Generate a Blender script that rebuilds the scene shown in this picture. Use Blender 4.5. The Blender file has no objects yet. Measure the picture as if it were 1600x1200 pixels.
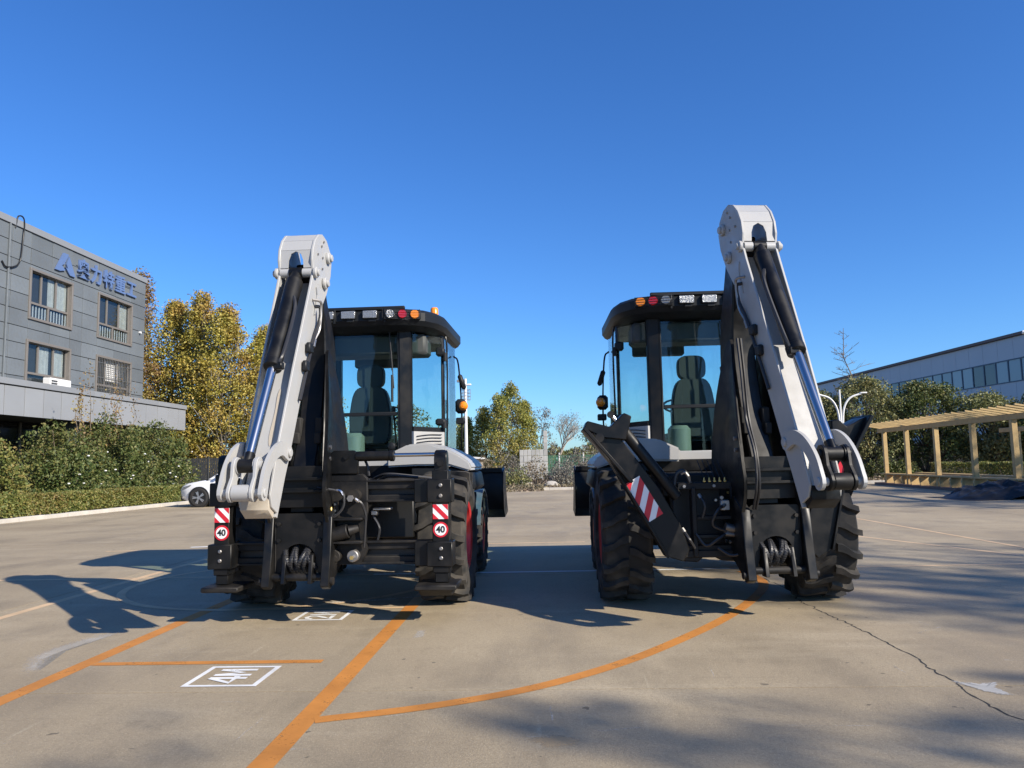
import bpy, bmesh, math, random
import numpy as np
from mathutils import Vector, Matrix
R = math.radians
random.seed(7); rng = np.random.default_rng(7)
sc = bpy.context.scene
C = sc.collection

# ------------------------------------------------------------------ camera
cam = bpy.data.cameras.new('camera'); cam.sensor_width = 36; cam.lens = 27.0
cam.clip_start = .05; cam.clip_end = 5000
co = bpy.data.objects.new('camera', cam); C.objects.link(co); sc.camera = co
co.matrix_world = (Matrix.Translation((0, 0, 1.35)) @ Matrix.Rotation(R(2.489), 4, 'Z')
                   @ Matrix.Rotation(R(90 + 5.858), 4, 'X') @ Matrix.Rotation(R(-1.2), 4, 'Z'))
# ------------------------------------------------------------------ sky and sun
SUN = Vector((1.38, -.92, 1.0)).normalized()
w = bpy.data.worlds.new('World'); sc.world = w; w.use_nodes = True
nt = w.node_tree; nt.nodes.clear()
sky = nt.nodes.new('ShaderNodeTexSky'); sky.sky_type = 'NISHITA'; sky.sun_disc = False
sky.sun_elevation = math.asin(SUN.z); sky.sun_rotation = math.atan2(SUN.x, SUN.y)
sky.altitude = 0; sky.air_density = 1.0; sky.dust_density = .3; sky.ozone_density = 3.0
hs = nt.nodes.new('ShaderNodeHueSaturation'); hs.inputs['Saturation'].default_value = 1.15
bg = nt.nodes.new('ShaderNodeBackground'); bg.inputs['Strength'].default_value = .08
ow = nt.nodes.new('ShaderNodeOutputWorld')
nt.links.new(sky.outputs[0], hs.inputs['Color']); tn = nt.nodes.new('ShaderNodeMix'); tn.data_type = 'RGBA'; tn.blend_type = 'MULTIPLY'; tn.inputs[0].default_value = 1; tn.inputs[7].default_value = (.66, 1.02, 1.50, 1)
nt.links.new(hs.outputs[0], tn.inputs[6]); nt.links.new(tn.outputs[2], bg.inputs['Color']); nt.links.new(bg.outputs[0], ow.inputs[0])
sl = bpy.data.lights.new('sun', 'SUN'); sl.energy = 5.0; sl.angle = R(.53); sl.color = (1, .91, .78)
so = bpy.data.objects.new('sun', sl); C.objects.link(so); so.rotation_euler = SUN.to_track_quat('Z', 'Y').to_euler()
sc.view_settings.view_transform = 'Standard'; sc.view_settings.look = 'None'
sc.view_settings.gamma = 1; sc.view_settings.exposure = .62; sc.view_settings.use_curve_mapping = False
sc.render.engine = 'CYCLES'
sc.cycles.max_bounces = 8; sc.cycles.transparent_max_bounces = 16

# ------------------------------------------------------------------ materials
M = {}
def mat(name, col, rough=.6, metal=0, coat=0, var=0, vscale=3, dust=0, dustcol=(.28, .23, .17), bump=0, bscale=60, spec=.5, rvar=0, island=0, objrand=0):
    m = bpy.data.materials.new(name); m.use_nodes = True; n = m.node_tree.nodes; l = m.node_tree.links
    b = n['Principled BSDF']; b.inputs['Roughness'].default_value = rough; b.inputs['Metallic'].default_value = metal
    b.inputs['Coat Weight'].default_value = coat; b.inputs['Specular IOR Level'].default_value = spec
    tc = n.new('ShaderNodeTexCoord'); cur = None
    rgb = n.new('ShaderNodeRGB'); rgb.outputs[0].default_value = (*col, 1); cur = rgb.outputs[0]
    def nz(scale, det=5):
        t = n.new('ShaderNodeTexNoise'); t.inputs['Scale'].default_value = scale; t.inputs['Detail'].default_value = det
        l.new(tc.outputs['Object'], t.inputs['Vector']); return t
    def mulv(src, lo, hi, amt_from):
        mr = n.new('ShaderNodeMapRange'); mr.inputs['From Min'].default_value = amt_from[0]; mr.inputs['From Max'].default_value = amt_from[1]
        mr.inputs['To Min'].default_value = lo; mr.inputs['To Max'].default_value = hi
        l.new(src, mr.inputs['Value'])
        h = n.new('ShaderNodeHueSaturation'); l.new(cur, h.inputs['Color']); l.new(mr.outputs[0], h.inputs['Value']); return h.outputs[0]
    if var: cur = mulv(nz(vscale).outputs['Fac'], 1 - var, 1 + var, (.25, .75))
    if island:
        g = n.new('ShaderNodeNewGeometry'); cur = mulv(g.outputs['Random Per Island'], 1 - island, 1 + island, (0, 1))
    if objrand:
        g = n.new('ShaderNodeObjectInfo'); cur = mulv(g.outputs['Random'], 1 - objrand, 1 + objrand, (0, 1))
    if dust:
        t = nz(6, 8); mr = n.new('ShaderNodeMapRange'); mr.inputs['From Min'].default_value = .42; mr.inputs['From Max'].default_value = .75
        mr.inputs['To Max'].default_value = dust; l.new(t.outputs['Fac'], mr.inputs['Value'])
        mx = n.new('ShaderNodeMix'); mx.data_type = 'RGBA'; l.new(mr.outputs[0], mx.inputs[0]); l.new(cur, mx.inputs[6]); mx.inputs[7].default_value = (*dustcol, 1); cur = mx.outputs[2]
        mr2 = n.new('ShaderNodeMapRange'); mr2.inputs['From Min'].default_value = .35; mr2.inputs['From Max'].default_value = .7
        mr2.inputs['To Min'].default_value = rough; mr2.inputs['To Max'].default_value = min(1, rough + .3); l.new(t.outputs['Fac'], mr2.inputs['Value']); l.new(mr2.outputs[0], b.inputs['Roughness'])
    if bump:
        t = nz(bscale, 4); bp = n.new('ShaderNodeBump'); bp.inputs['Strength'].default_value = bump; bp.inputs['Distance'].default_value = .01
        l.new(t.outputs['Fac'], bp.inputs['Height']); l.new(bp.outputs[0], b.inputs['Normal'])
    l.new(cur, b.inputs['Base Color']); M[name] = m; return m
mat('black', (.005, .0052, .0056), .30, dust=.03, var=.2, spec=.3)
mat('blackplastic', (.011, .0125, .0145), .5, spec=.28, bump=.05, bscale=300)
mat('frame', (.0075, .0075, .008), .42, dust=.08, spec=.3, bump=.04)
mat('white', (.37, .37, .362), .38, coat=.1, var=.05, vscale=2, dust=.16, dustcol=(.36, .31, .24))
mat('rubber', (.013, .013, .013), .8, dust=.55, dustcol=(.13, .11, .085), bump=.12, bscale=90)
mat('rubberdark', (.014, .014, .014), .75, dust=.15, dustcol=(.12, .1, .08))
mat('hose', (.022, .022, .024), .45)
mat('chrome', (.52, .52, .52), .22, metal=1)
mat('steel', (.35, .34, .33), .4, metal=1, dust=.3)
mat('brass', (.62, .45, .16), .4, metal=.8)
mat('red', (.42, .012, .016), .38, coat=.2, dust=.15)
mat('redfilm', (.55, .015, .03), .4)
mat('whitefilm', (.78, .78, .78), .4)
mat('inkblack', (.01, .01, .01), .5)
mat('bluefilm', (.05, .10, .13), .35, coat=.3, dust=.2)
mat('amber', (.85, .25, .01), .25, coat=.5)
mat('lampred', (.45, .01, .015), .2, coat=.6)
mat('lampclear', (.30, .31, .32), .22, metal=.5, bump=.6, bscale=120)
mat('seat', (.02, .027, .026), .55, bump=.1, bscale=30)
mat('canister', (.13, .17, .14), .4)
mat('interior', (.06, .065, .062), .7)
mat('carpaint', (.78, .78, .77), .25, coat=.6)
mat('darkglass', (.012, .015, .018), .06, spec=.6)
mat('rimsilver', (.6, .6, .61), .3, metal=.9)
mat('panel', (.125, .142, .155), .55, var=.12, vscale=.6, objrand=.15, dust=.22, dustcol=(.08, .085, .09))
mat('panellight', (.25, .26, .27), .5, var=.05, vscale=.8, objrand=.05)
mat('capmetal', (.22, .23, .24), .5, objrand=.06)
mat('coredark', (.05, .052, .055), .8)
mat('winframe', (.16, .145, .13), .5)
mat('signblue', (.10, .155, .30), .35, var=.05)
mat('curtain', (.55, .52, .46), .8, var=.15, vscale=4)
mat('offwhite', (.68, .68, .66), .5)
mat('whitepaint', (.72, .72, .70), .55)
mat('kerb', (.42, .39, .34), .8, var=.15, vscale=2, objrand=.08, bump=.3, bscale=30)
mat('bark', (.16, .125, .09), .9, var=.25, vscale=8, bump=.4, bscale=20)
mat('barkpale', (.30, .27, .23), .9, var=.25, vscale=8)
mat('limewash', (.62, .60, .56), .8)
mat('timber', (.47, .325, .14), .65, var=.15, vscale=5, objrand=.14, bump=.15, bscale=40)
mat('tarp', (.012, .012, .013), .42, var=.3, bump=.8, bscale=9, spec=.4)
mat('blockwall', (.38, .38, .36), .85, var=.12, objrand=.1)
mat('shed', (.50, .50, .50), .6, var=.04, vscale=.3, bump=.05)
mat('shedtrim', (.12, .07, .06), .6)
mat('shedglass', (.24, .28, .30), .2, objrand=.12)
mat('shedglassdark', (.08, .09, .09), .2, objrand=.2)
mat('mullion', (.05, .08, .12), .5)
mat('binbox', (.10, .085, .07), .7, dust=.3)
mat('fence', (.035, .038, .042), .7, var=.3, vscale=6)
mat('greenmesh', (.05, .16, .10), .7)
mat('patch', (.50, .50, .50), .85, var=.12, vscale=6)
mat('crack', (.03, .028, .025), .95)
mat('tan', (.40, .35, .28), .7)
mat('soil', (.16, .115, .075), .95, var=.4, vscale=1.5, dust=.5, dustcol=(.30, .21, .12), bump=.6, bscale=12)
mat('verge', (.07, .075, .04), .95, var=.4, vscale=2, dust=.4, dustcol=(.13, .10, .06), bump=.5, bscale=14)

def leafmat(name, cols, rough=.6, trans=.25):
    m = bpy.data.materials.new(name); m.use_nodes = True; n = m.node_tree.nodes; l = m.node_tree.links
    b = n['Principled BSDF']; b.inputs['Roughness'].default_value = rough
    g = n.new('ShaderNodeNewGeometry'); cr = n.new('ShaderNodeValToRGB'); l.new(g.outputs['Random Per Island'], cr.inputs[0])
    e = cr.color_ramp.elements
    while len(e) < len(cols): e.new(.5)
    for i, c in enumerate(cols): e[i].position = i / max(1, len(cols) - 1); e[i].color = (*c, 1)
    tc = n.new('ShaderNodeTexCoord'); t = n.new('ShaderNodeTexNoise'); t.inputs['Scale'].default_value = .55; t.inputs['Detail'].default_value = 3
    l.new(tc.outputs['Object'], t.inputs['Vector'])
    mr = n.new('ShaderNodeMapRange'); mr.inputs['From Min'].default_value = .3; mr.inputs['From Max'].default_value = .7
    mr.inputs['To Min'].default_value = .47; mr.inputs['To Max'].default_value = .53; l.new(t.outputs['Fac'], mr.inputs['Value'])
    h = n.new('ShaderNodeHueSaturation'); l.new(mr.outputs[0], h.inputs['Hue']); l.new(cr.outputs[0], h.inputs['Color'])
    l.new(h.outputs[0], b.inputs['Base Color'])
    tr = n.new('ShaderNodeBsdfTranslucent'); l.new(h.outputs[0], tr.inputs[0])
    ms = n.new('ShaderNodeMixShader'); ms.inputs[0].default_value = trans
    l.new(b.outputs[0], ms.inputs[1]); l.new(tr.outputs[0], ms.inputs[2]); l.new(ms.outputs[0], n['Material Output'].inputs[0])
    M[name] = m
leafmat('leaf_yellow', [(.20, .17, .035), (.33, .25, .045), (.46, .34, .06), (.50, .40, .10), (.24, .23, .05)])
leafmat('leaf_rust', [(.16, .10, .05), (.26, .17, .06), (.33, .25, .08), (.20, .17, .06)])
leafmat('leaf_green', [(.045, .07, .018), (.08, .11, .026), (.12, .145, .036), (.20, .18, .055)])
leafmat('leaf_hedge', [(.08, .105, .022), (.13, .155, .035), (.21, .21, .05), (.27, .21, .065)])
leafmat('leaf_olive', [(.09, .105, .04), (.15, .165, .062), (.22, .22, .075), (.28, .25, .09)])
leafmat('leaf_greenyellow', [(.10, .125, .026), (.19, .20, .04), (.33, .30, .065), (.42, .36, .08)])
leafmat('leaf_dry', [(.16, .12, .07), (.24, .19, .12), (.30, .25, .17), (.14, .12, .06)])
leafmat('leaf_grey', [(.14, .13, .11), (.20, .19, .16), (.26, .24, .19)])

def glassmat(name, tint, refl=.9, ior=.04):
    m = bpy.data.materials.new(name); m.use_nodes = True; n = m.node_tree.nodes; l = m.node_tree.links
    n.remove(n['Principled BSDF'])
    tr = n.new('ShaderNodeBsdfTransparent'); tr.inputs[0].default_value = (*tint, 1)
    gl = n.new('ShaderNodeBsdfGlossy'); gl.inputs['Roughness'].default_value = .02; gl.inputs[0].default_value = (refl, refl, refl, 1)
    lw = n.new('ShaderNodeLayerWeight'); lw.inputs[0].default_value = .5
    pw = n.new('ShaderNodeMath'); pw.operation = 'POWER'; pw.inputs[1].default_value = 5; l.new(lw.outputs['Facing'], pw.inputs[0])
    fr = n.new('ShaderNodeMath'); fr.operation = 'MULTIPLY_ADD'; fr.inputs[1].default_value = .9; fr.inputs[2].default_value = ior; l.new(pw.outputs[0], fr.inputs[0])
    ms = n.new('ShaderNodeMixShader'); l.new(fr.outputs[0], ms.inputs[0]); l.new(tr.outputs[0], ms.inputs[1]); l.new(gl.outputs[0], ms.inputs[2])
    l.new(ms.outputs[0], n['Material Output'].inputs[0]); M[name] = m
glassmat('glass', (.86, .935, .93), .9, .025)
glassmat('housepane', (.80, .84, .86))

def concrete():
    m = bpy.data.materials.new('concrete'); m.use_nodes = True; n = m.node_tree.nodes; l = m.node_tree.links; b = n['Principled BSDF']
    g = n.new('ShaderNodeNewGeometry'); pos = g.outputs['Position']
    def noise(scale, det=6, stretch=None, rough=.55, off=(0, 0, 0)):
        t = n.new('ShaderNodeTexNoise'); t.inputs['Scale'].default_value = scale; t.inputs['Detail'].default_value = det; t.inputs['Roughness'].default_value = rough
        mp = n.new('ShaderNodeMapping'); mp.inputs['Location'].default_value = off
        if stretch: mp.inputs['Scale'].default_value = stretch
        l.new(pos, mp.inputs['Vector']); l.new(mp.outputs[0], t.inputs['Vector']); return t.outputs['Fac']
    def ramp(src, a, c, lo=0., hi=1.):
        r = n.new('ShaderNodeMapRange'); r.inputs['From Min'].default_value = a; r.inputs['From Max'].default_value = c
        r.inputs['To Min'].default_value = lo; r.inputs['To Max'].default_value = hi; l.new(src, r.inputs['Value']); return r.outputs[0]
    def mix(fac, a, c):
        x = n.new('ShaderNodeMix'); x.data_type = 'RGBA'; l.new(fac, x.inputs[0])
        for i, v in ((6, a), (7, c)):
            if isinstance(v, tuple): x.inputs[i].default_value = (*v, 1)
            else: l.new(v, x.inputs[i])
        return x.outputs[2]
    c = mix(ramp(noise(.30, 5), .36, .64), (0.299, 0.238, 0.154), (0.408, 0.333, 0.219))
    c = mix(ramp(noise(1.1, 9, (1, .45, 1), .66, (3, 9, 0)), .48, .72, 0, .8), c, (0.213, 0.172, 0.114))
    c = mix(ramp(noise(.8, 8, (.5, 2.4, 1), .62, (17, 2, 0)), .54, .74, 0, .6), c, (0.488, 0.407, 0.283))
    c = mix(ramp(noise(7, 8, (1, .6, 1), .72, (5, 5, 5)), .54, .74, 0, .55), c, (0.199, 0.159, 0.104))
    c = mix(ramp(noise(2.2, 5, (3.5, .3, 1), .6, (31, 8, 0)), .66, .76, 0, .55), c, (0.577, 0.502, 0.360))
    c = mix(ramp(noise(2.0, 5, (.25, 4, 1), .6, (11, 28, 0)), .64, .74, 0, .45), c, (0.209, 0.168, 0.114))
    c = mix(ramp(noise(38, 5, None, .75), .46, .66, 0, .42), c, (0.190, 0.151, 0.099))
    c = mix(ramp(noise(70, 4, None, .7, (9, 1, 2)), .55, .70, 0, .5), c, (0.597, 0.502, 0.352))
    c = mix(ramp(noise(150, 2), .45, .75, 0, .5), c, (0.168, 0.138, 0.090))
    c = mix(ramp(noise(9, 2, None, .5, (2, 7, 1)), .735, .75, 0, .8), c, (0.109, 0.090, 0.062))
    oi = n.new('ShaderNodeObjectInfo')
    h = n.new('ShaderNodeHueSaturation'); l.new(c, h.inputs['Color']); l.new(ramp(oi.outputs['Random'], 0, 1, .95, 1.05), h.inputs['Value'])
    l.new(h.outputs[0], b.inputs['Base Color'])
    l.new(ramp(noise(1.1, 8, (1, .45, 1), .62, (3, 9, 0)), .4, .75, .85, .62), b.inputs['Roughness'])
    bp = n.new('ShaderNodeBump'); bp.inputs['Strength'].default_value = .6; bp.inputs['Distance'].default_value = .006
    l.new(noise(70, 5, None, .7), bp.inputs['Height']); l.new(bp.outputs[0], b.inputs['Normal']); M['concrete'] = m
concrete()
def paintmat(name, col, wear=.5, fade=False, floor=0.0):
    """flat paint or mortar, worn through in specks; fade=True thins out towards the rim (attribute rim)"""
    m = bpy.data.materials.new(name); m.use_nodes = True; n = m.node_tree.nodes; l = m.node_tree.links; b = n['Principled BSDF']; b.inputs['Roughness'].default_value = .75
    g = n.new('ShaderNodeNewGeometry')
    def noise(s, d, st=None):
        t = n.new('ShaderNodeTexNoise'); t.inputs['Scale'].default_value = s; t.inputs['Detail'].default_value = d; t.inputs['Roughness'].default_value = .68
        mp = n.new('ShaderNodeMapping'); mp.inputs['Scale'].default_value = st or (1, 1, 1); l.new(g.outputs['Position'], mp.inputs['Vector']); l.new(mp.outputs[0], t.inputs['Vector']); return t.outputs['Fac']
    def rng_(src, a, c, lo, hi):
        r = n.new('ShaderNodeMapRange'); r.inputs['From Min'].default_value = a; r.inputs['From Max'].default_value = c; r.inputs['To Min'].default_value = lo; r.inputs['To Max'].default_value = hi; l.new(src, r.inputs['Value']); return r.outputs[0]
    def add(a, c, op='ADD'):
        x = n.new('ShaderNodeMath'); x.operation = op; x.use_clamp = op == 'MULTIPLY'
        for i, v in enumerate((a, c)):
            if isinstance(v, float): x.inputs[i].default_value = v
            else: l.new(v, x.inputs[i])
        return x.outputs[0]
    h = n.new('ShaderNodeHueSaturation'); h.inputs['Color'].default_value = (*col, 1); l.new(rng_(noise(2.5, 7), .3, .7, .78, 1.18), h.inputs['Value']); l.new(h.outputs[0], b.inputs['Base Color'])
    mask = add(add(noise(55, 6), .5, 'MULTIPLY'), add(noise(6, 6), .5, 'MULTIPLY'))
    if fade: mask = rng_(mask, .3, .7, .05, .95)
    if fade:
        at = n.new('ShaderNodeAttribute'); at.attribute_name = 'rim'; mask = add(mask, rng_(at.outputs['Fac'], 0, 1, .30, -.35))
    fac = rng_(mask, wear, wear + (.34 if fade else .09), floor, .94 if not fade else 1)
    tr = n.new('ShaderNodeBsdfTransparent'); ms = n.new('ShaderNodeMixShader'); l.new(fac, ms.inputs[0]); l.new(b.outputs[0], ms.inputs[1]); l.new(tr.outputs[0], ms.inputs[2]); l.new(ms.outputs[0], n['Material Output'].inputs[0]); M[name] = m
paintmat('orange', (.50, .20, .036), .56); paintmat('orangefaint', (.58, .41, .24), .58); paintmat('roadwhite', (.70, .70, .68), .58); paintmat('roadwhiteworn', (.55, .52, .47), .47)
paintmat('mortar', (.44, .43, .40), .50, True, .12); paintmat('stain', (.52, .49, .43), .30, True, .45); paintmat('sand', (.50, .37, .21), .30, True, .5); paintmat('scuff', (.60, .56, .49), .44, False, .35)

# ------------------------------------------------------------------ mesh helpers
def merge(bm, t):
    me = bpy.data.meshes.new('t'); t.to_mesh(me); t.free(); bm.from_mesh(me); bpy.data.meshes.remove(me)
def bev(t, b, seg=1):
    if b: bmesh.ops.bevel(t, geom=list(t.edges), offset=b, segments=seg, affect='EDGES', clamp_overlap=True)
def box(bm, lo, hi, b=0, X=None, seg=1):
    t = bmesh.new(); bmesh.ops.create_cube(t, size=1)
    for v in t.verts: v.co = Vector([lo[i] + (v.co[i] + .5) * (hi[i] - lo[i]) for i in range(3)])
    bev(t, b, seg)
    if X: bmesh.ops.transform(t, matrix=X, verts=t.verts)
    merge(bm, t); return bm
def prism(bm, pts, ax, a, c, b=0, seg=1):
    """pts 2D: ax x -> (y,z), ax y -> (x,z), ax z -> (x,y)"""
    t = bmesh.new()
    f = {'x': lambda p, d: (d, p[0], p[1]), 'y': lambda p, d: (p[0], d, p[1]), 'z': lambda p, d: (p[0], p[1], d)}[ax]
    v0 = [t.verts.new(f(p, a)) for p in pts]; v1 = [t.verts.new(f(p, c)) for p in pts]
    n = len(pts); t.faces.new(v0); t.faces.new(v1[::-1])
    for i in range(n): t.faces.new((v0[i], v1[i], v1[(i + 1) % n], v0[(i + 1) % n]))
    bmesh.ops.recalc_face_normals(t, faces=t.faces)
    bev(t, b, seg); merge(bm, t); return bm
def plate(bm, pts, th, b=0):
    t = bmesh.new(); P = [Vector(p) for p in pts]; nrm = Vector((0, 0, 0))
    for i in range(len(P)): nrm += P[i].cross(P[(i + 1) % len(P)])
    nrm.normalize()
    v0 = [t.verts.new(p - nrm * th / 2) for p in P]; v1 = [t.verts.new(p + nrm * th / 2) for p in P]; n = len(P)
    t.faces.new(v0[::-1]); t.faces.new(v1)
    for i in range(n): t.faces.new((v0[i], v0[(i + 1) % n], v1[(i + 1) % n], v1[i]))
    bev(t, b); merge(bm, t); return bm
def cyl(bm, p0, p1, r, r2=None, n=16, b=0):
    p0 = Vector(p0); p1 = Vector(p1); r2 = r if r2 is None else r2; d = p1 - p0
    q = d.to_track_quat('Z', 'Y').to_matrix(); t = bmesh.new()
    a = [t.verts.new(p0 + q @ Vector((r * math.cos(2 * math.pi * i / n), r * math.sin(2 * math.pi * i / n), 0))) for i in range(n)]
    c = [t.verts.new(p1 + q @ Vector((r2 * math.cos(2 * math.pi * i / n), r2 * math.sin(2 * math.pi * i / n), 0))) for i in range(n)]
    for i in range(n): t.faces.new((a[i], a[(i + 1) % n], c[(i + 1) % n], c[i]))
    f0 = t.faces.new(a[::-1]); f1 = t.faces.new(c)
    if b:
        ed = set(f0.edges) | set(f1.edges); bmesh.ops.bevel(t, geom=list(ed), offset=b, segments=1, affect='EDGES')
    merge(bm, t); return bm
def tube(bm, pts, r, n=6, r1=None):
    pts = [Vector(p) for p in pts]; rings = []
    for i, p in enumerate(pts):
        d = (pts[min(i + 1, len(pts) - 1)] - pts[max(i - 1, 0)])
        q = d.to_track_quat('Z', 'Y').to_matrix(); rr = r if r1 is None else r + (r1 - r) * i / max(1, len(pts) - 1)
        rings.append([bm.verts.new(p + q @ Vector((rr * math.cos(2 * math.pi * k / n), rr * math.sin(2 * math.pi * k / n), 0))) for k in range(n)])
    for A, B in zip(rings, rings[1:]):
        # align ring start to limit twist
        o = min(range(n), key=lambda s: (A[0].co - B[s].co).length)
        for k in range(n): bm.faces.new((A[k], A[(k + 1) % n], B[(k + 1 + o) % n], B[(k + o) % n]))
    try: bm.faces.new(rings[0][::-1]); bm.faces.new(rings[-1])
    except Exception: pass
    return bm
def curve(pts, n=6):
    """Catmull-Rom through pts"""
    P = [Vector(p) for p in pts]; P = [2 * P[0] - P[1]] + P + [2 * P[-1] - P[-2]]; out = []
    for i in range(1, len(P) - 2):
        for k in range(n):
            t = k / n; a, b, c, d = P[i - 1:i + 3]
            out.append(.5 * ((2 * b) + (c - a) * t + (2 * a - 5 * b + 4 * c - d) * t * t + (3 * b - a - 3 * c + d) * t ** 3))
    out.append(P[-2]); return out
def lathe(bm, prof, ax, c=(0, 0, 0), n=32):
    """prof = (axial, radius); ax 'x' or 'z'"""
    rings = []
    for a, r in prof:
        if ax == 'x': rings.append([bm.verts.new((c[0] + a, c[1] + r * math.cos(2 * math.pi * i / n), c[2] + r * math.sin(2 * math.pi * i / n))) for i in range(n)])
        else: rings.append([bm.verts.new((c[0] + r * math.cos(2 * math.pi * i / n), c[1] + r * math.sin(2 * math.pi * i / n), c[2] + a)) for i in range(n)])
    for A, B in zip(rings, rings[1:]):
        for i in range(n): bm.faces.new((A[i], B[i], B[(i + 1) % n], A[(i + 1) % n]))
    return bm
def NB(): return bmesh.new()
WHOLE = {'crown', 'foliage', 'trunk', 'stem', 'fence_panel', 'lamp_guard', 'tyre', 'platform_cage', 'seal', 'sheet', 'head_cover'}
def pieces(bm):
    """split a bmesh into groups of islands whose boxes touch, so that separate pieces become separate objects"""
    bm.verts.ensure_lookup_table(); seen = set(); isl = []
    for v in bm.verts:
        if v in seen: continue
        st = [v]; seen.add(v); comp = []
        while st:
            a = st.pop(); comp.append(a)
            for e in a.link_edges:
                b = e.other_vert(a)
                if b not in seen: seen.add(b); st.append(b)
        isl.append(comp)
    if len(isl) < 2: return None
    G = [[c, [min(v.co[k] for v in c) - .002 for k in range(3)], [max(v.co[k] for v in c) + .002 for k in range(3)]] for c in isl]
    ch = True
    while ch:
        ch = False
        for i in range(len(G)):
            for j in range(i + 1, len(G)):
                if all(G[i][1][k] <= G[j][2][k] and G[j][1][k] <= G[i][2][k] for k in range(3)):
                    G[i] = [G[i][0] + G[j][0], [min(G[i][1][k], G[j][1][k]) for k in range(3)], [max(G[i][2][k], G[j][2][k]) for k in range(3)]]; G.pop(j); ch = True; break
            if ch: break
    return [g[0] for g in G] if len(G) > 1 else None
def obj(name, bm, m, parent=None, smooth=38):
    if isinstance(bm, bmesh.types.BMesh) and name not in WHOLE and parent is not None and len(bm.verts) < 4000:
        gs_ = pieces(bm)
        if gs_:
            keep = [set(v.index for v in g_) for g_ in (bm.verts.index_update() or gs_)]; first_ = None
            for kset in keep:
                b2 = bm.copy(); b2.verts.ensure_lookup_table(); bmesh.ops.delete(b2, geom=[v for v in b2.verts if v.index not in kset], context='VERTS')
                o_ = obj(name, b2, m, parent, smooth); first_ = first_ or o_
            bm.free(); return first_
    if isinstance(bm, bpy.types.Mesh): me = bm
    else:
        bmesh.ops.recalc_face_normals(bm, faces=bm.faces)
        me = bpy.data.meshes.new(name); bm.to_mesh(me); bm.free()
        if smooth:
            me.shade_smooth(); me.set_sharp_from_angle(angle=R(smooth))
    if not me.materials: me.materials.append(M[m])
    o = bpy.data.objects.new(name, me); C.objects.link(o); o.parent = parent; return o
def tag(o, label, cat, group=None):
    o['label'] = label; o['category'] = cat
    if group: o['group'] = group
    return o
def thing(name, label, cat, loc=(0, 0, 0), rz=0, group=None):
    o = bpy.data.objects.new(name, None); C.objects.link(o); o.empty_display_size = .2; o.location = loc; o.rotation_euler = (0, 0, rz)
    return tag(o, label, cat, group)
def struct(o, kind='structure'): o['kind'] = kind; return o
def text_mesh(s, size, extrude=.002, offset=0, align='CENTER'):
    cu = bpy.data.curves.new('txt', 'FONT'); cu.body = s; cu.size = size; cu.extrude = extrude; cu.offset = offset; cu.align_x = align; cu.align_y = 'CENTER'
    t = bpy.data.objects.new('txt', cu); C.objects.link(t); bpy.context.view_layer.update()
    me = bpy.data.meshes.new_from_object(t.evaluated_get(bpy.context.evaluated_depsgraph_get())); bpy.data.objects.remove(t); bpy.data.curves.remove(cu)
    me.materials.clear(); return me

# ------------------------------------------------------------------ ground
def sheet(name, pts, z, m, kind='structure'):
    bm = NB(); bm.faces.new([bm.verts.new((x, y, z)) for x, y in pts]); o = obj(name, bm, m, None, 0)
    if kind: struct(o, kind)
    return o
sheet('ground', [(-2500, -2500), (2500, -2500), (2500, 2500), (-2500, 2500)], -.06, 'soil')
yard = sheet('concrete_yard', [(-30, -25), (40, -25), (40, 41.5), (-30, 41.5)], -.03, 'crack')
XJ = [-29, -21.0, -13.2, -5.4, 10.2, 18.0, 25.8, 33.6]; YJ = [-23.6 + 4.725 * i for i in range(14)]
g = .006
for i in range(len(XJ) - 1):
    for j in range(len(YJ) - 1):
        bm = NB(); box(bm, (XJ[i] + g, YJ[j] + g, -.2), (XJ[i + 1] - g, YJ[j + 1] - g, 0), 0)
        obj('concrete_slab', bm, 'concrete', yard, 0)

def strip(bm, path, wd, z):
    """flat ribbon of width wd along a 2-D path"""
    P = [Vector((x, y, 0)) for x, y in path]; L = []
    for i, p in enumerate(P):
        d = (P[min(i + 1, len(P) - 1)] - P[max(i - 1, 0)]).normalized(); s = Vector((-d.y, d.x, 0)) * wd / 2
        L.append((bm.verts.new(p + s + Vector((0, 0, z))), bm.verts.new(p - s + Vector((0, 0, z)))))
    for a, b in zip(L, L[1:]): bm.faces.new((a[0], a[1], b[1], b[0]))
def marking(name, path, wd, m, z=.003, label=None):
    bm = NB(); strip(bm, path, wd, z); o = obj(name, bm, m, yard, 0)
    if label: o['label'] = label
    return o
def lin(a, b, n=2): return [(a[0] + (b[0] - a[0]) * i / (n - 1), a[1] + (b[1] - a[1]) * i / (n - 1)) for i in range(n)]
marking('painted_line', [(-1.335, 1.5), (-1.335, 7.55)], .125, 'orange', .0012)
marking('painted_line', [(-1.335, 7.55), (-1.335, 9.65)], .125, 'orangefaint', .0012)
marking('painted_line', [(-3.29, 1.5), (-3.29, 9.6)], .125, 'orange', .0012)
marking('painted_line', [(-3.22, 5.44), (-1.6, 5.46)], .085, 'orange', .0020)
marking('painted_line', [(-3.22, 7.44), (-1.40, 7.44)], .07, 'orangefaint', .0020)
marking('painted_line', [(-5.15, 4.5), (-5.2, 13.6)], .10, 'orangefaint', .0012)
marking('painted_line', [(-12, 9.62), (-.9, 9.68)], .07, 'orangefaint', .0016)
marking('painted_line', [(-2.2, 9.69), (2.6, 9.74)], .085, 'roadwhite', .0028)
marking('painted_line', [(2.6, 9.70), (7.0, 9.80), (14, 9.9)], .07, 'orangefaint', .0016)
marking('painted_line', [(4.6, 15.0), (6.7, 9.2), (8.6, 4)], .085, 'orangefaint', .0014)
marking('painted_line', [(6.3, 19.5), (6.64, 16.9), (6.75, 11.0), (6.9, 5)], .085, 'orangefaint', .0024)
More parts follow.
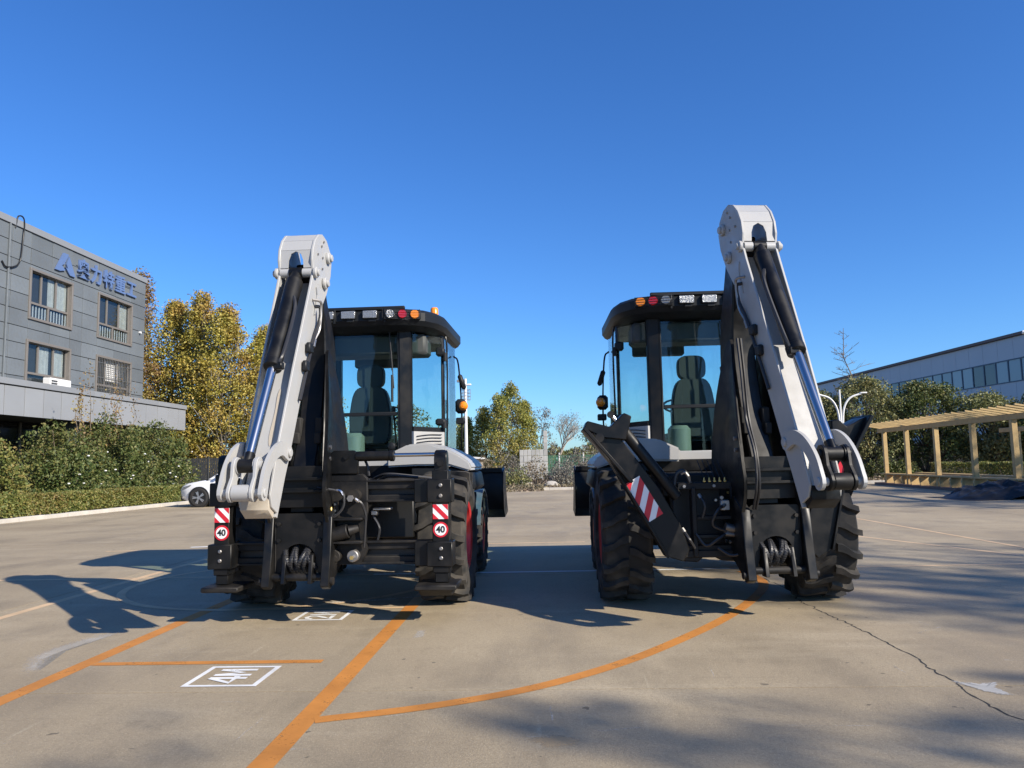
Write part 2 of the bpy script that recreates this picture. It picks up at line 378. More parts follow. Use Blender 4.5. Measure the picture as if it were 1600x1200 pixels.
marking('painted_line', [(-7.5, 12.9), (-3.0, 13.1), (.6, 13.2)], .08, 'orangefaint', .0014)
marking('painted_line', [(-4.9, 13.1), (-2.9, 9.65)], .08, 'orangefaint', .0020)
arc = [(-1.28, 4.22), (-.70, 4.44), (-.12, 4.78), (.45, 5.32), (.95, 5.97), (1.45, 6.72), (1.87, 7.50), (2.2, 8.25), (2.33, 8.75), (2.34, 9.15), (2.28, 9.5)]
marking('painted_curve', [(p.x, p.y) for p in curve([(x, y, 0) for x, y in arc], 5)], .105, 'orange', .0024)
marking('painted_circle', [(-3.1 + 1.8 * math.cos(t), 9.22 + 1.8 * math.sin(t)) for t in np.linspace(-.9, 2 * math.pi - .9, 64)], .09, 'orangefaint', .0028)
marking('painted_bar', [(-6.25, 13.35), (-5.8, 13.42)], .12, 'roadwhite', .0028)
marking('painted_curve', [(p.x, p.y) for p in curve([(-2.2, 7.75, 0), (-1.5, 7.95, 0), (-1.1, 8.4, 0), (-.9, 9, 0)], 5)], .06, 'roadwhiteworn', .0032)
for (cx, cy, s, txt) in ((-2.085, 5.10, .48, '4M'), (-2.07, 7.10, .45, '2M')):
    bm = NB(); h = s / 2; t = .035
    for lo, hi in (((cx - h, cy - h), (cx + h, cy - h + t)), ((cx - h, cy + h - t), (cx + h, cy + h)), ((cx - h, cy - h + t), (cx - h + t, cy + h - t)), ((cx + h - t, cy - h + t), (cx + h, cy + h - t))):
        bm.faces.new([bm.verts.new((x, y, 0.0032)) for x, y in ((lo[0], lo[1]), (hi[0], lo[1]), (hi[0], hi[1]), (lo[0], hi[1]))])
    o = obj('distance_mark', bm, 'roadwhite', yard, 0); o['label'] = f'white painted box with {txt} on the concrete'
    G = {'4': [[(.78, -.02), (.78, 1.02)], [(.78, 1.0), (.02, .30), (1.08, .30)]], 'M': [[(.08, -.02), (.08, 1.02)], [(.06, 1.0), (.5, .30), (.94, 1.0)], [(.92, 1.02), (.92, -.02)]], '2': [[(.06, .72), (.16, .92), (.5, 1.0), (.84, .90), (.88, .66), (.5, .36), (.06, .04), (1.0, .04)]]}
    for i, ch in enumerate(txt):
        bm = NB()
        for k, st_ in enumerate(G[ch]): strip(bm, [(cx + .105 - .235 * v, cy - .165 + i * .175 + .145 * u_) for u_, v in st_], .042, .0034 + .0003 * k)
        obj('letter', bm, 'roadwhite', o, 0)
# the crack, its mortar patch and stains
pts = []; x = 2.40; y = 9.2
while y > 2.5:
    pts.append((x + random.uniform(-.010, .010), y)); y -= random.uniform(.015, .06); x += random.uniform(-.018, .018); x += (2.40 + .03 * math.sin(y * 2.3) - x) * .10
bm = NB(); zz = .0014
L = [(bm.verts.new((p[0] - random.uniform(.002, .011), p[1], zz)), bm.verts.new((p[0] + random.uniform(.002, .008), p[1], zz))) for p in pts]
for a, b in zip(L, L[1:]): bm.faces.new((a[0], a[1], b[1], b[0]))
obj('crack', bm, 'crack', yard, 0)
def blob(name, outline, z, m):
    """irregular flat deposit whose rim attribute is 1 in the middle and 0 on the edge"""
    P = curve([(a, b, 0) for a, b in outline + outline[:1]], 5)[:-1]; c = sum(P, Vector()) / len(P); n = len(P)
    V = [(c.x, c.y, z)]; at = [1.0]; F = []
    for f, v in ((.55, .8), (1.0, 0.0)):
        for p in P: q = c.lerp(p, f); V.append((q.x + random.uniform(-.008, .008), q.y + random.uniform(-.008, .008), z)); at.append(v)
    for i in range(n): F += [(0, 1 + i, 1 + (i + 1) % n), (1 + i, 1 + n + i, 1 + n + (i + 1) % n, 1 + (i + 1) % n)]
    me = bpy.data.meshes.new(name); me.from_pydata(V, [], F); me.update(); A = me.attributes.new('rim', 'FLOAT', 'POINT'); A.data.foreach_set('value', at); return obj(name, me, m, yard)
blob('mortar_patch', [(2.36, 4.86), (2.50, 4.80), (2.62, 4.82), (2.56, 4.70), (2.57, 4.55), (2.47, 4.60), (2.41, 4.72)], .0028, 'mortar')
for c_ in ([(-3.55, 5.1), (-3.85, 5.6), (-3.86, 6.1), (-3.72, 6.65), (-3.60, 6.6), (-3.70, 6.0), (-3.70, 5.6), (-3.46, 5.1)], [(-4.1, 5.0), (-3.9, 5.05), (-3.6, 4.6), (-3.7, 4.5)], [(-1.10, 6.42), (-1.02, 6.45), (-1.0, 6.15), (-1.10, 6.12)]):
    blob('pale_stain', c_, .0010, 'stain')
for k in range(46):
    x_, y_, a_, L_ = random.uniform(-3.0, 4.2), random.uniform(3.5, 9), random.choice((random.gauss(0, .12), random.gauss(1.2, .5))), random.uniform(.06, .42)
    marking('scuff', [(x_ + math.cos(a_) * L_ * t + random.uniform(-.006, .006), y_ + math.sin(a_) * L_ * t) for t in (0, .33, .66, 1)], random.uniform(.004, .016), 'scuff', .0009)
blob('sand_spill', [(-.15, 3.92), (.02, 4.0), (.14, 3.92), (.10, 3.82), (-.05, 3.80)], .0011, 'sand')

# kerbs and verges
def kerb_run(name, a, b, n, hgt=.12, wd=.16):
    a = Vector(a); b = Vector(b); d = (b - a) / n; ang = math.atan2(d.y, d.x); base = obj(name, box(NB(), (0, -wd / 2 + .01, -.1), ((b - a).length, wd / 2 - .01, hgt - .02)), 'kerb', None, 0)
    base.location = (a.x, a.y, 0); base.rotation_euler = (0, 0, ang); struct(base)
    me = None
    for i in range(n):
        if me is None: o = obj('kerb_stone', box(NB(), (.006, -wd / 2, -.05), (d.length - .006, wd / 2, hgt), .012), 'kerb', base, 0); me = o.data
        else: o = obj('kerb_stone', me, 'kerb', base)
        o.location = (d.length * i, random.uniform(-.006, .006), random.uniform(-.006, .004))
kerb_run('kerb', (-15.35, 12), (-14.30, 30.2), 18)
kerb_run('kerb', (-8.6, 37.1), (26, 39.2), 32, .12, .2)
kerb_run('kerb', (-14.28, 30.3), (-19, 38), 9)
sheet('verge', [(-60, -20), (-15.6, -20), (-15.43, 12), (-14.38, 30.2), (-19.1, 38), (-19.2, 60), (-60, 60)], .09, 'verge')
sheet('verge', [(-19.1, 38.5), (-8.6, 37.2), (-.6, 37.7), (26, 39.3), (60, 41), (60, 140), (-60, 140), (-60, 60), (-19.2, 60)], .085, 'soil')

# ------------------------------------------------------------------ backhoe loaders
def wheel(root, x, y, Rr, wd, rim_r, side, lugs=18, chev=1):
    """side=+1: outer face towards +x"""
    wroot = obj('rear_wheel' if Rr > .55 else 'front_wheel', cyl(NB(), (x - .09, y, Rr), (x + .09, y, Rr), rim_r * .45, n=20, b=.01), 'red', root)
    h = wd / 2; Rc = Rr - .045
    prof = [(-h * .78, rim_r), (-h * .98, rim_r + .06), (-h * 1.02, (rim_r + Rc) / 2), (-h * .96, Rc - .05), (-h * .86, Rc - .012), (-h * .45, Rc + .002), (0, Rc + .006), (h * .45, Rc + .002), (h * .86, Rc - .012), (h * .96, Rc - .05), (h * 1.02, (rim_r + Rc) / 2), (h * .98, rim_r + .06), (h * .78, rim_r)]
    bm = NB(); lathe(bm, prof, 'x', (x, y, Rr), 48)
    # tread lugs: hooked bars from the middle out over the shoulder
    for s in (-1, 1):
        for i in range(lugs):
            a0 = 2 * math.pi * (i + (.5 if s > 0 else 0)) / lugs
            path = [(.02, 0, .050), (.22, -.015, .052), (.40, -.05, .046), (.60, -.105, .040), (.82, -.135, .040), (1.0, -.15, .040)]
            top = []; base = []
            for (fx, da, wa) in path:
                px = s * fx * h; a = a0 + da * chev
                rt = Rr if fx < .9 else Rr - .016
                rb = Rc - .02 if fx < .9 else Rc - .085
                for sg in (-1, 1):
                    aa = a + sg * wa * (.66 / Rr)
                    aa2 = a + sg * wa * 1.25 * (.66 / Rr)
                    top.append(bm.verts.new((x + px, y - rt * math.cos(aa), Rr + rt * math.sin(aa))))
                    base.append(bm.verts.new((x + px, y - rb * math.cos(aa2), Rr + rb * math.sin(aa2))))
            n = len(path)
            for k in range(n - 1):
                bm.faces.new((top[2 * k], top[2 * k + 1], top[2 * k + 3], top[2 * k + 2]))
                bm.faces.new((top[2 * k], base[2 * k], base[2 * k + 2], top[2 * k + 2]))
                bm.faces.new((top[2 * k + 1], base[2 * k + 1], base[2 * k + 3], top[2 * k + 3]))
            bm.faces.new((top[0], top[1], base[1], base[0])); bm.faces.new((top[-1], top[-2], base[-2], base[-1]))
    obj('tyre', bm, 'rubber', wroot, 30)
    bm = NB(); o = side * h
    lathe(bm, [(o * .80, rim_r + .012), (o * .86, rim_r + .005), (o * .80, rim_r - .03), (o * .35, rim_r - .05), (o * .25, rim_r * .75), (o * .42, rim_r * .45), (o * .42, 0.001)], 'x', (x, y, Rr), 32)
    lathe(bm, [(-o * .80, rim_r + .012), (-o * .80, rim_r - .03), (o * .2, rim_r - .05), (o * .2, rim_r * .5)], 'x', (x, y, Rr), 32)
    obj('rim', bm, 'red', wroot, 40)
    bm = NB()
    for k in range(8):
        a = 2 * math.pi * k / 8; cy_ = y + rim_r * .33 * math.cos(a); cz = Rr + rim_r * .33 * math.sin(a)
        cyl(bm, (x + o * .40, cy_, cz), (x + o * .52, cy_, cz), .014, n=6)
    obj('wheel_nut', bm, 'steel', wroot, 0)

def hazard_board(root, pts, n, d=.004, slope=1):
    """pts: 4 corners (lower left, lower right, upper right, upper left) on the rear face"""
    P = [Vector(p) for p in pts]
    o = obj('hazard_board', plate(NB(), P, .006), 'whitefilm', root, 0); o['label'] = 'red and white striped hazard board'
    nrm = (P[1] - P[0]).cross(P[3] - P[0]).normalized()
    if nrm.y > 0: nrm = -nrm
    def q(u, v): return P[0].lerp(P[1], u).lerp(P[3].lerp(P[2], u), v) + nrm * .0045
    asp = (P[3] - P[0]).length / (P[1] - P[0]).length
    # diagonal stripes clipped to the unit square
    W = (1 + asp) / (2 * n - 1)
    def clip(poly, ax, lim, keep):
        out = []
        for i in range(len(poly)):
            a, b = poly[i], poly[(i + 1) % len(poly)]; ia = (a[ax] - lim) * keep <= 1e-9; ib = (b[ax] - lim) * keep <= 1e-9
            if ia: out.append(a)
            if ia != ib:
                t = (lim - a[ax]) / (b[ax] - a[ax]); out.append((a[0] + t * (b[0] - a[0]), a[1] + t * (b[1] - a[1])))
        return out
    for k in range(n):
        c0 = 2 * k * W; c1 = c0 + W       # c = u + v*asp (or u + (asp - v*asp))
        if slope > 0: poly = [(c0, 0), (c1, 0), (c1 - asp, 1), (c0 - asp, 1)]
        else: poly = [(c0, 1), (c1, 1), (c1 - asp, 0), (c0 - asp, 0)]
        for ax, lim, kp in ((0, 0, -1), (0, 1, 1)): poly = clip(poly, ax, lim, kp) if poly else poly
        if len(poly) > 2:
            bm = NB(); vs = [bm.verts.new(q(u, v)) for u, v in poly]; bm.faces.new(vs); obj('stripe', bm, 'redfilm', o, 0)
def speed_sign(root, x, y, z, r):
    o = obj('speed_sign', cyl(NB(), (x, y, z), (x, y - .005, z), r, n=28), 'redfilm', root, 30); o['label'] = 'round red and white speed sign reading 40'
    obj('sign_face', cyl(NB(), (x, y - .004, z), (x, y - .008, z), r * .76, n=28), 'whitefilm', o, 30)
    me = text_mesh('40', r * 1.15, .0008, .0022); me.materials.append(M['inkblack'])
    t = bpy.data.objects.new('lettering', me); C.objects.link(t); t.parent = o; t.location = (x, y - .0095, z); t.rotation_euler = (R(90), 0, 0)

def cab(root, tall=0.0, beacon=False, ls=1):
    H = 2.90 + tall; top = 3.08 + tall
    cb = obj('cab', box(NB(), (-.70, .66, 1.12), (.70, 2.2, 1.30), .03), 'blackplastic', root)
    # pillars
    for s in (-1, 1):
        bm = NB(); prism(bm, [(s * .385, .60), (s * .515, .635), (s * .525, .70), (s * .39, .67)], 'z', 1.30, H, .012, 2); obj('pillar', bm, 'black', cb)
        bm = NB(); prism(bm, [(s * .775, 1.14), (s * .80, 1.16), (s * .80, 1.25), (s * .755, 1.25)], 'z', 1.30, H, .01); obj('pillar', bm, 'black', cb)
        bm = NB(); prism(bm, [(s * .72, 2.14), (s * .80, 2.14), (s * .78, 2.24), (s * .72, 2.24)], 'z', 1.0, H, .01); obj('pillar', bm, 'black', cb)
        # rear quarter pane and frame
        a = (s * .53, .665); b = (s * .79, 1.16)
        obj('pane', plate(NB(), [(a[0], a[1], 1.76), (b[0], b[1], 1.76), (b[0], b[1], H - .03), (a[0], a[1], H - .03)], .006), 'glass', cb, 0)
        for z0, z1 in ((1.72, 1.775), (H - .06, H)):
            bm = NB(); plate(bm, [(a[0], a[1] - .008, z0), (b[0], b[1] - .008, z0), (b[0], b[1] - .008, z1), (a[0], a[1] - .008, z1)], .02); obj('pane_frame', bm, 'blackplastic', cb)
        obj('side_panel', plate(NB(), [(a[0], a[1], 1.22), (b[0], b[1], 1.22), (b[0], b[1], 1.72), (a[0], a[1], 1.72)], .02), 'white', cb, 0)
        obj('pane', plate(NB(), [(s * .797, 1.25, 1.36), (s * .80, 2.14, 1.36), (s * .80, 2.14, H - .02), (s * .797, 1.25, H - .02)], .006), 'glass', cb, 0)
        # door edge rail and handle
        obj('door_rail', tube(NB(), curve([(s * .815, 1.22, 1.32), (s * .83, 1.23, 2.0), (s * .83, 1.24, 2.75), (s * .80, 1.24, H)], 4), .011), 'black', cb)
        # door glass hinges / latches seen from behind
        bm = NB(); box(bm, (s * .77 - .05, 1.08, 2.62), (s * .77 + .05, 1.20, 2.72), .015); cyl(bm, (s * .82, 1.14, 2.56), (s * .82, 1.14, 2.66), .03, n=10); obj('hinge', bm, 'blackplastic', cb)
        bm = NB(); box(bm, (s * .77 - .06, 1.06, 1.80), (s * .77 + .06, 1.20, 1.88), .02); cyl(bm, (s * .81, 1.10, 1.77), (s * .81, 1.10, 1.85), .035, n=10); obj('hinge', bm, 'blackplastic', cb)
        # louvred panel behind the cab corner
        bm = NB(); plate(bm, [(s * .53, .64, 1.50), (s * .80, 1.10, 1.50), (s * .80, 1.10, 1.72), (s * .53, .64, 1.72)], .03); obj('louvre_panel', bm, 'white', cb)
        for k in range(5):
            z0 = 1.535 + k * .036
            P = curve([(s * .555, .665, z0 - .014), (s * .66, .845, z0 + .006), (s * .775, 1.04, z0 + .010)], 4)
            bm = NB(); tube(bm, [p + Vector((s * .016, -.010, 0)) for p in P], .005, 4); obj('louvre', bm, 'inkblack', cb)
    # rear door pane in two lights
    zb = 1.45
    obj('pane', plate(NB(), [(-.375, .635, 1.92), (.375, .635, 1.92), (.375, .655, H - .03), (-.375, .655, H - .03)], .006), 'glass', cb, 0)
    bm = NB(); P = [(-.375, 1.93), (.375, 1.93), (.375, 1.50), (.32, 1.46), (.15, 1.435), (-.15, 1.435), (-.32, 1.46), (-.375, 1.50)]
    obj('pane', plate(NB(), [(x, .632, z) for x, z in P], .006), 'glass', cb, 0)
    obj('pane_rail', box(NB(), (-.36, .62, 1.90), (.36, .65, 1.94), .006), 'blackplastic', cb)
    bm = NB()
    tube(bm, curve([(-.378, .618, 1.48), (-.378, .618, 2.2), (-.372, .622, 2.80), (-.33, .625, H - .05), (.33, .625, H - .05), (.372, .622, 2.80), (.378, .618, 2.2), (.378, .618, 1.48)], 4), .012, 5); obj('seal', bm, 'blackplastic', cb)
    KN = obj('knob', lathe(NB(), [(0, .001), (0, .035), (.02, .045), (.04, .03), (.045, .001)], 'z', (0, 0, 0), 8), 'blackplastic', cb)
    k = KN; k.rotation_euler = (R(90), 0, 0); k.location = (.30, .62, 1.56)
    # wiper
    bm = NB(); tube(bm, [(.28, .612, 2.84), (.30, .60, 2.55), (.31, .60, 2.40)], .008, 5); tube(bm, [(.30, .598, 2.62), (.33, .598, 2.20)], .006, 4); cyl(bm, (.31, .60, 2.05), (.31, .60, 2.35), .014, n=8); obj('wiper', bm, 'inkblack', cb)
    # roof: rounded shell with chamfered rear corners
    out = [(-.50, .40), (-.25, .385), (.25, .385), (.50, .40), (.70, .52), (.81, .72), (.865, 1.0), (.87, 2.2), (.78, 2.42), (-.78, 2.42), (-.87, 2.2), (-.865, 1.0), (-.81, .72), (-.70, .52)]
    bm = NB()
    def ring(sc_, z, dy=0): return [bm.verts.new((x * sc_, 1.4 + (y_ - 1.4) * sc_ + dy, z)) for x, y_ in out]
    rs = [ring(.86, H - .06), ring(.965, H - .02), ring(1.0, H + .03), ring(1.0, top - .06), ring(.965, top - .025), ring(.86, top)]
    for A, B in zip(rs, rs[1:]):
        for i in range(len(out)): bm.faces.new((A[i], A[(i + 1) % len(out)], B[(i + 1) % len(out)], B[i]))
    bm.faces.new(rs[0][::-1]); bm.faces.new(rs[-1]); rf = obj('roof', bm, 'blackplastic', cb, 30)
    # roof fascia with lamps
    bm = NB()
    box(bm, (-.50, .385, top - .035), (.50, .42, top + .004), .008)
    for s in (-1, 1): box(bm, (s * .28 - .012, .375, H + .0), (s * .28 + .012, .41, top - .02), .005)
    obj('fascia_trim', bm, 'blackplastic', cb)
    for xx in (-.12 * ls, .12 * ls, -.36 * ls):
        l_ = obj('work_lamp', box(NB(), (xx - .085, .352, top - .135), (xx + .085, .41, top - .040), .012), 'blackplastic', cb)
        obj('lens', box(NB(), (xx - .077, .346, top - .128), (xx + .077, .356, top - .047), .004), 'lampclear', l_)
        obj('bracket', box(NB(), (xx - .02, .37, top - .165), (xx + .06, .40, top - .130), .004), 'blackplastic', l_)
    for s in (ls,):
        # tail lamp cluster, angled round the corner
        a = Vector((s * .27, .366, 0)); b = Vector((s * .66, .47, 0)); zc = top - .088
        cl = obj('tail_lamp', plate(NB(), [(a.x, a.y, zc - .062), (b.x, b.y, zc - .056), (b.x, b.y, zc + .052), (a.x, a.y, zc + .060)], .05, .008), 'blackplastic', cb)
        dv = (b - a) / 3
        for i, mm in enumerate(('lampclear', 'lampred', 'amber')):
            c = a + dv * (i + .5); nrm = Vector((dv.y, -dv.x, 0)).normalized() * (1 if s > 0 else -1)
            if nrm.y > 0: nrm = -nrm
            bm = NB(); cyl(bm, c + nrm * .024 + Vector((0, 0, zc)), c + nrm * .044 + Vector((0, 0, zc)), .050, .046, n=16); obj('lens', bm, mm, cl)
        bm = NB()
        for i in range(4):
            zz = zc - .04 + i * .027; tube(bm, [(a.x, a.y - .058, zz), (b.x, b.y - .058, zz)], .0025, 4)
        for f in (.0, .33, .66, 1.0):
            c = a.lerp(b, f); tube(bm, [(c.x, c.y - .058, zc - .05), (c.x, c.y - .058, zc + .05)], .0025, 4)
        obj('lamp_guard', bm, 'blackplastic', cl, 0)
    # interior: seat, headrest, column, wheel, console, jug
    def rr(cx, cz, w, h, e=4, n=28): return [(cx + w * abs(math.cos(t)) ** (2 / e) * (1 if math.cos(t) >= 0 else -1), cz + h * abs(math.sin(t)) ** (2 / e) * (1 if math.sin(t) >= 0 else -1)) for t in np.linspace(0, 2 * math.pi, n, endpoint=False)]
    st = obj('seat', prism(NB(), [(x * (1.0 - .22 * max(0, (z - 1.95) / .3)), z) for x, z in rr(0, 1.92, .24, .33, 5)], 'y', .82, .97, .025, 2), 'seat', cb)
    obj('headrest', prism(NB(), rr(0, 2.37, .155, .135, 3.5), 'y', .84, .96, .025, 2), 'seat', st)
    obj('seat_cushion', box(NB(), (-.25, .9, 1.55), (.25, 1.42, 1.70), .05, seg=2), 'seat', st)
    obj('armrest', box(NB(), (.27, .95, 1.80), (.33, 1.30, 1.86), .02), 'seat', st)
    obj('jug', lathe(NB(), [(0, .001), (0, .125), (.28, .125), (.32, .09), (.32, .001)], 'z', (-.18, .80, 1.40), 20), 'canister', cb)
    bm = NB(); tube(bm, [(0, 1.95, 1.3), (0, 1.75, 1.95)], .035, 8); obj('steering_column', bm, 'blackplastic', cb)
    bm = NB(); P = [Vector((.19 * math.cos(t), 1.73 + .12 * math.sin(t), 2.0 + .15 * math.sin(t) * .6)) for t in np.linspace(0, 2 * math.pi, 20)]; tube(bm, P, .014, 6); obj('steering_wheel', bm, 'blackplastic', cb)
    obj('dashboard', box(NB(), (-.62, 2.0, 1.3), (.62, 2.2, 1.62), .03), 'blackplastic', cb)
    obj('console', box(NB(), (.40, 1.0, 1.3), (.62, 1.9, 1.75), .03), 'interior', cb)
    bm = NB(); tube(bm, [(.30, .95, 1.3), (.28, .80, 1.95)], .012, 6); tube(bm, [(-.36, .8, 1.3), (-.40, .78, 1.9)], .012, 6); lathe(bm, [(0, .001), (.0, .025), (.05, .025), (.05, .001)], 'z', (.28, .80, 1.95), 10); obj('control_lever', bm, 'inkblack', cb)
    obj('headliner', box(NB(), (-.66, .75, H - .30), (.66, 1.15, H - .07), .03), 'interior', cb)
    obj('sun_visor', box(NB(), (-.5, 2.0, H - .28), (.15, 2.14, H - .06), .02), 'interior', cb)
    obj('pane', plate(NB(), [(-.72, 2.20, 1.5), (.72, 2.20, 1.5), (.72, 2.19, H), (-.72, 2.19, H)], .006), 'glass', cb, 0)
    bm = NB(); tube(bm, [(.25, 2.22, 1.62), (.05, 2.23, 2.3)], .006, 4); obj('wiper', bm, 'inkblack', cb)
    # mirrors and indicators on side arms
    for s in (-1, 1):
        bm = NB(); tube(bm, curve([(s * .82, 1.9, 2.72), (s * .885, 1.85, 2.60), (s * .92, 1.85, 1.95), (s * .89, 1.9, 1.45), (s * .83, 2.0, 1.32)], 5), .011, 6)
        ar = obj('mirror_arm', bm, 'black', cb)
        bm = NB(); box(bm, (-.03, -.04, -.10), (.03, .04, .10), .02); o = obj('mirror', bm, 'blackplastic', ar); o.location = (s * .93, 1.82, 2.38); o.rotation_euler = (R(12), R(s * -18), 0)
        bm = NB(); box(bm, (s * .92 - .07, 1.74, 1.98), (s * .92 + .06, 1.86, 2.16), .03); obj('indicator_housing', bm, 'blackplastic', ar)
        k = obj('indicator', lathe(NB(), [(0, .001), (0, .058), (.03, .052), (.055, .03), (.06, .001)], 'z', (0, 0, 0), 18), 'amber', ar)
        k.rotation_euler = (R(90), 0, 0); k.location = (s * .955, 1.745, 2.07)
        bm = NB(); box(bm, (s * .92 - .07, 1.80, 1.85), (s * .92 + .04, 1.88, 1.93), .01); obj('marker_lamp', bm, 'blackplastic', ar)
    if beacon:
        bc = obj('beacon', lathe(NB(), [(0, .001), (0, .055), (.03, .055), (.03, .048), (.11, .046), (.125, .035), (.128, .001)], 'z', (.70, 1.15, top + .0), 18), 'amber', cb)
        obj('beacon_base', cyl(NB(), (.70, 1.15, top - .04), (.70, 1.15, top + .02), .06, n=16), 'blackplastic', bc)
    return cb

def chassis(root, half):
    wy = 0
    for s in (-1, 1): wheel(root, s * (half - .24), 0, .64, .47, .33, s)
    for s in (-1, 1): wheel(root, s * (half - .27), 2.12, .46, .36, .25, s, 16)
    bm = NB(); cyl(bm, (-half + .4, 0, .64), (half - .4, 0, .64), .13, n=14); box(bm, (-.3, -.2, .45), (.3, .3, .85), .04); obj('rear_axle', bm, 'frame', root)
    bm = NB(); cyl(bm, (-half + .4, 2.12, .46), (half - .4, 2.12, .46), .09, n=12); obj('front_axle', bm, 'frame', root)
    bm = NB(); box(bm, (-.42, -.55, .72), (-.28, 3.3, 1.12), .02); box(bm, (.28, -.55, .72), (.42, 3.3, 1.12), .02); box(bm, (-.45, .2, .62), (.45, 1.9, 1.15), .03); box(bm, (-.6, -.5, 1.0), (.6, .6, 1.22), .02); obj('chassis_frame', bm, 'frame', root)
    # mudguards, white, sloping down over the tyres
    for s in (-1, 1):
        prof = [(.30, 1.46), (.52, 1.56), (.72, 1.575), (.90, 1.52), (1.06, 1.44), (1.16, 1.37), (1.19, 1.30), (1.16, 1.27), (.95, 1.335), (.60, 1.34), (.30, 1.33)]
        bm = NB(); prism(bm, [(s * a, z) for a, z in prof], 'y', .10, 1.15, .018, 2); gd = obj('mudguard', bm, 'white', root, 45)
        bm = NB(); prism(bm, [(s * a, z) for a, z in [(.55, 1.325), (.95, 1.32), (1.17, 1.255), (1.20, 1.10), (1.14, 1.05), (.9, 1.22), (.55, 1.24)]], 'y', .14, 1.2, .01); obj('mudguard_lining', bm, 'blackplastic', gd)
    bm = NB(); prism(bm, [(-.42, 1.44), (.42, 1.44), (.45, 1.37), (.30, 1.29), (-.30, 1.29), (-.45, 1.37)], 'y', .56, .62, .01); pn = obj('rear_panel', bm, 'white', root)
    bm = NB(); prism(bm, [(-.62, 1.34), (-.40, 1.35), (.40, 1.35), (.62, 1.34), (.62, 1.22), (-.62, 1.22)], 'y', .50, .56, .01); obj('skirt', bm, 'black', root)
    bm = NB()
    for xx in (-.36, .36): cyl(bm, (xx, .555, 1.375), (xx, .545, 1.375), .022, n=12)
    obj('bolt', bm, 'inkblack', pn)
    # front mudguards, bonnet, loader arms, bucket
    for s in (-1, 1):
        bm = NB(); P = [(2.12 + .55 * math.cos(t), .48 + .55 * math.sin(t)) for t in np.linspace(.35, 2.9, 10)]; Q = [(2.12 + .52 * math.cos(t), .48 + .52 * math.sin(t)) for t in np.linspace(2.9, .35, 10)]
        prism(bm, P + Q, 'x', s * (half - .47), s * (half - .09), 0); obj('front_mudguard', bm, 'bluefilm', root)
        bm = NB(); prism(bm, [(.35, 1.30), (.6, 1.42), (2.2, 1.20), (3.15, .72), (3.0, .58), (2.0, 1.02), (.5, 1.22)], 'x', s * .52, s * .64, .015); obj('loader_arm', bm, 'black', root)
        bm = NB(); box(bm, (s * (half - .36) - .04, 1.45, .42), (s * (half - .36) + .04, 1.6, .62), .01); obj('step', bm, 'red', root)
    bm = NB(); prism(bm, [(2.2, .85), (2.2, 1.62), (2.6, 1.58), (3.5, 1.40), (3.6, 1.2), (3.6, .85)], 'x', -.42, .42, .04, 2); obj('bonnet', bm, 'white', root)
    bw = half + .03; outer = [(3.75, 1.27), (3.55, 1.22), (3.45, .95), (3.52, .68), (3.72, .55), (4.35, .60)]
    inner = [(4.35, .625), (3.73, .58), (3.55, .70), (3.48, .95), (3.575, 1.19), (3.75, 1.24)]
    bk = obj('loader_bucket', prism(NB(), outer + inner, 'x', -bw, bw, 0), 'black', root)
    for s in (-1, 1):
        obj('bucket_side', prism(NB(), [(3.78, 1.29), (3.55, 1.22), (3.45, .95), (3.52, .68), (3.72, .55), (4.35, .60), (4.2, .72)], 'x', s * (bw - .004), s * (bw + .022), .004), 'black', bk)
    obj('bucket_hinge', box(NB(), (-.62, 3.30, .70), (.62, 3.47, .92), .02), 'black', bk)
    bm = NB(); box(bm, (-bw, 3.52, 1.21), (bw, 3.56, 1.28), .008); obj('bucket_lip', bm, 'black', bk)

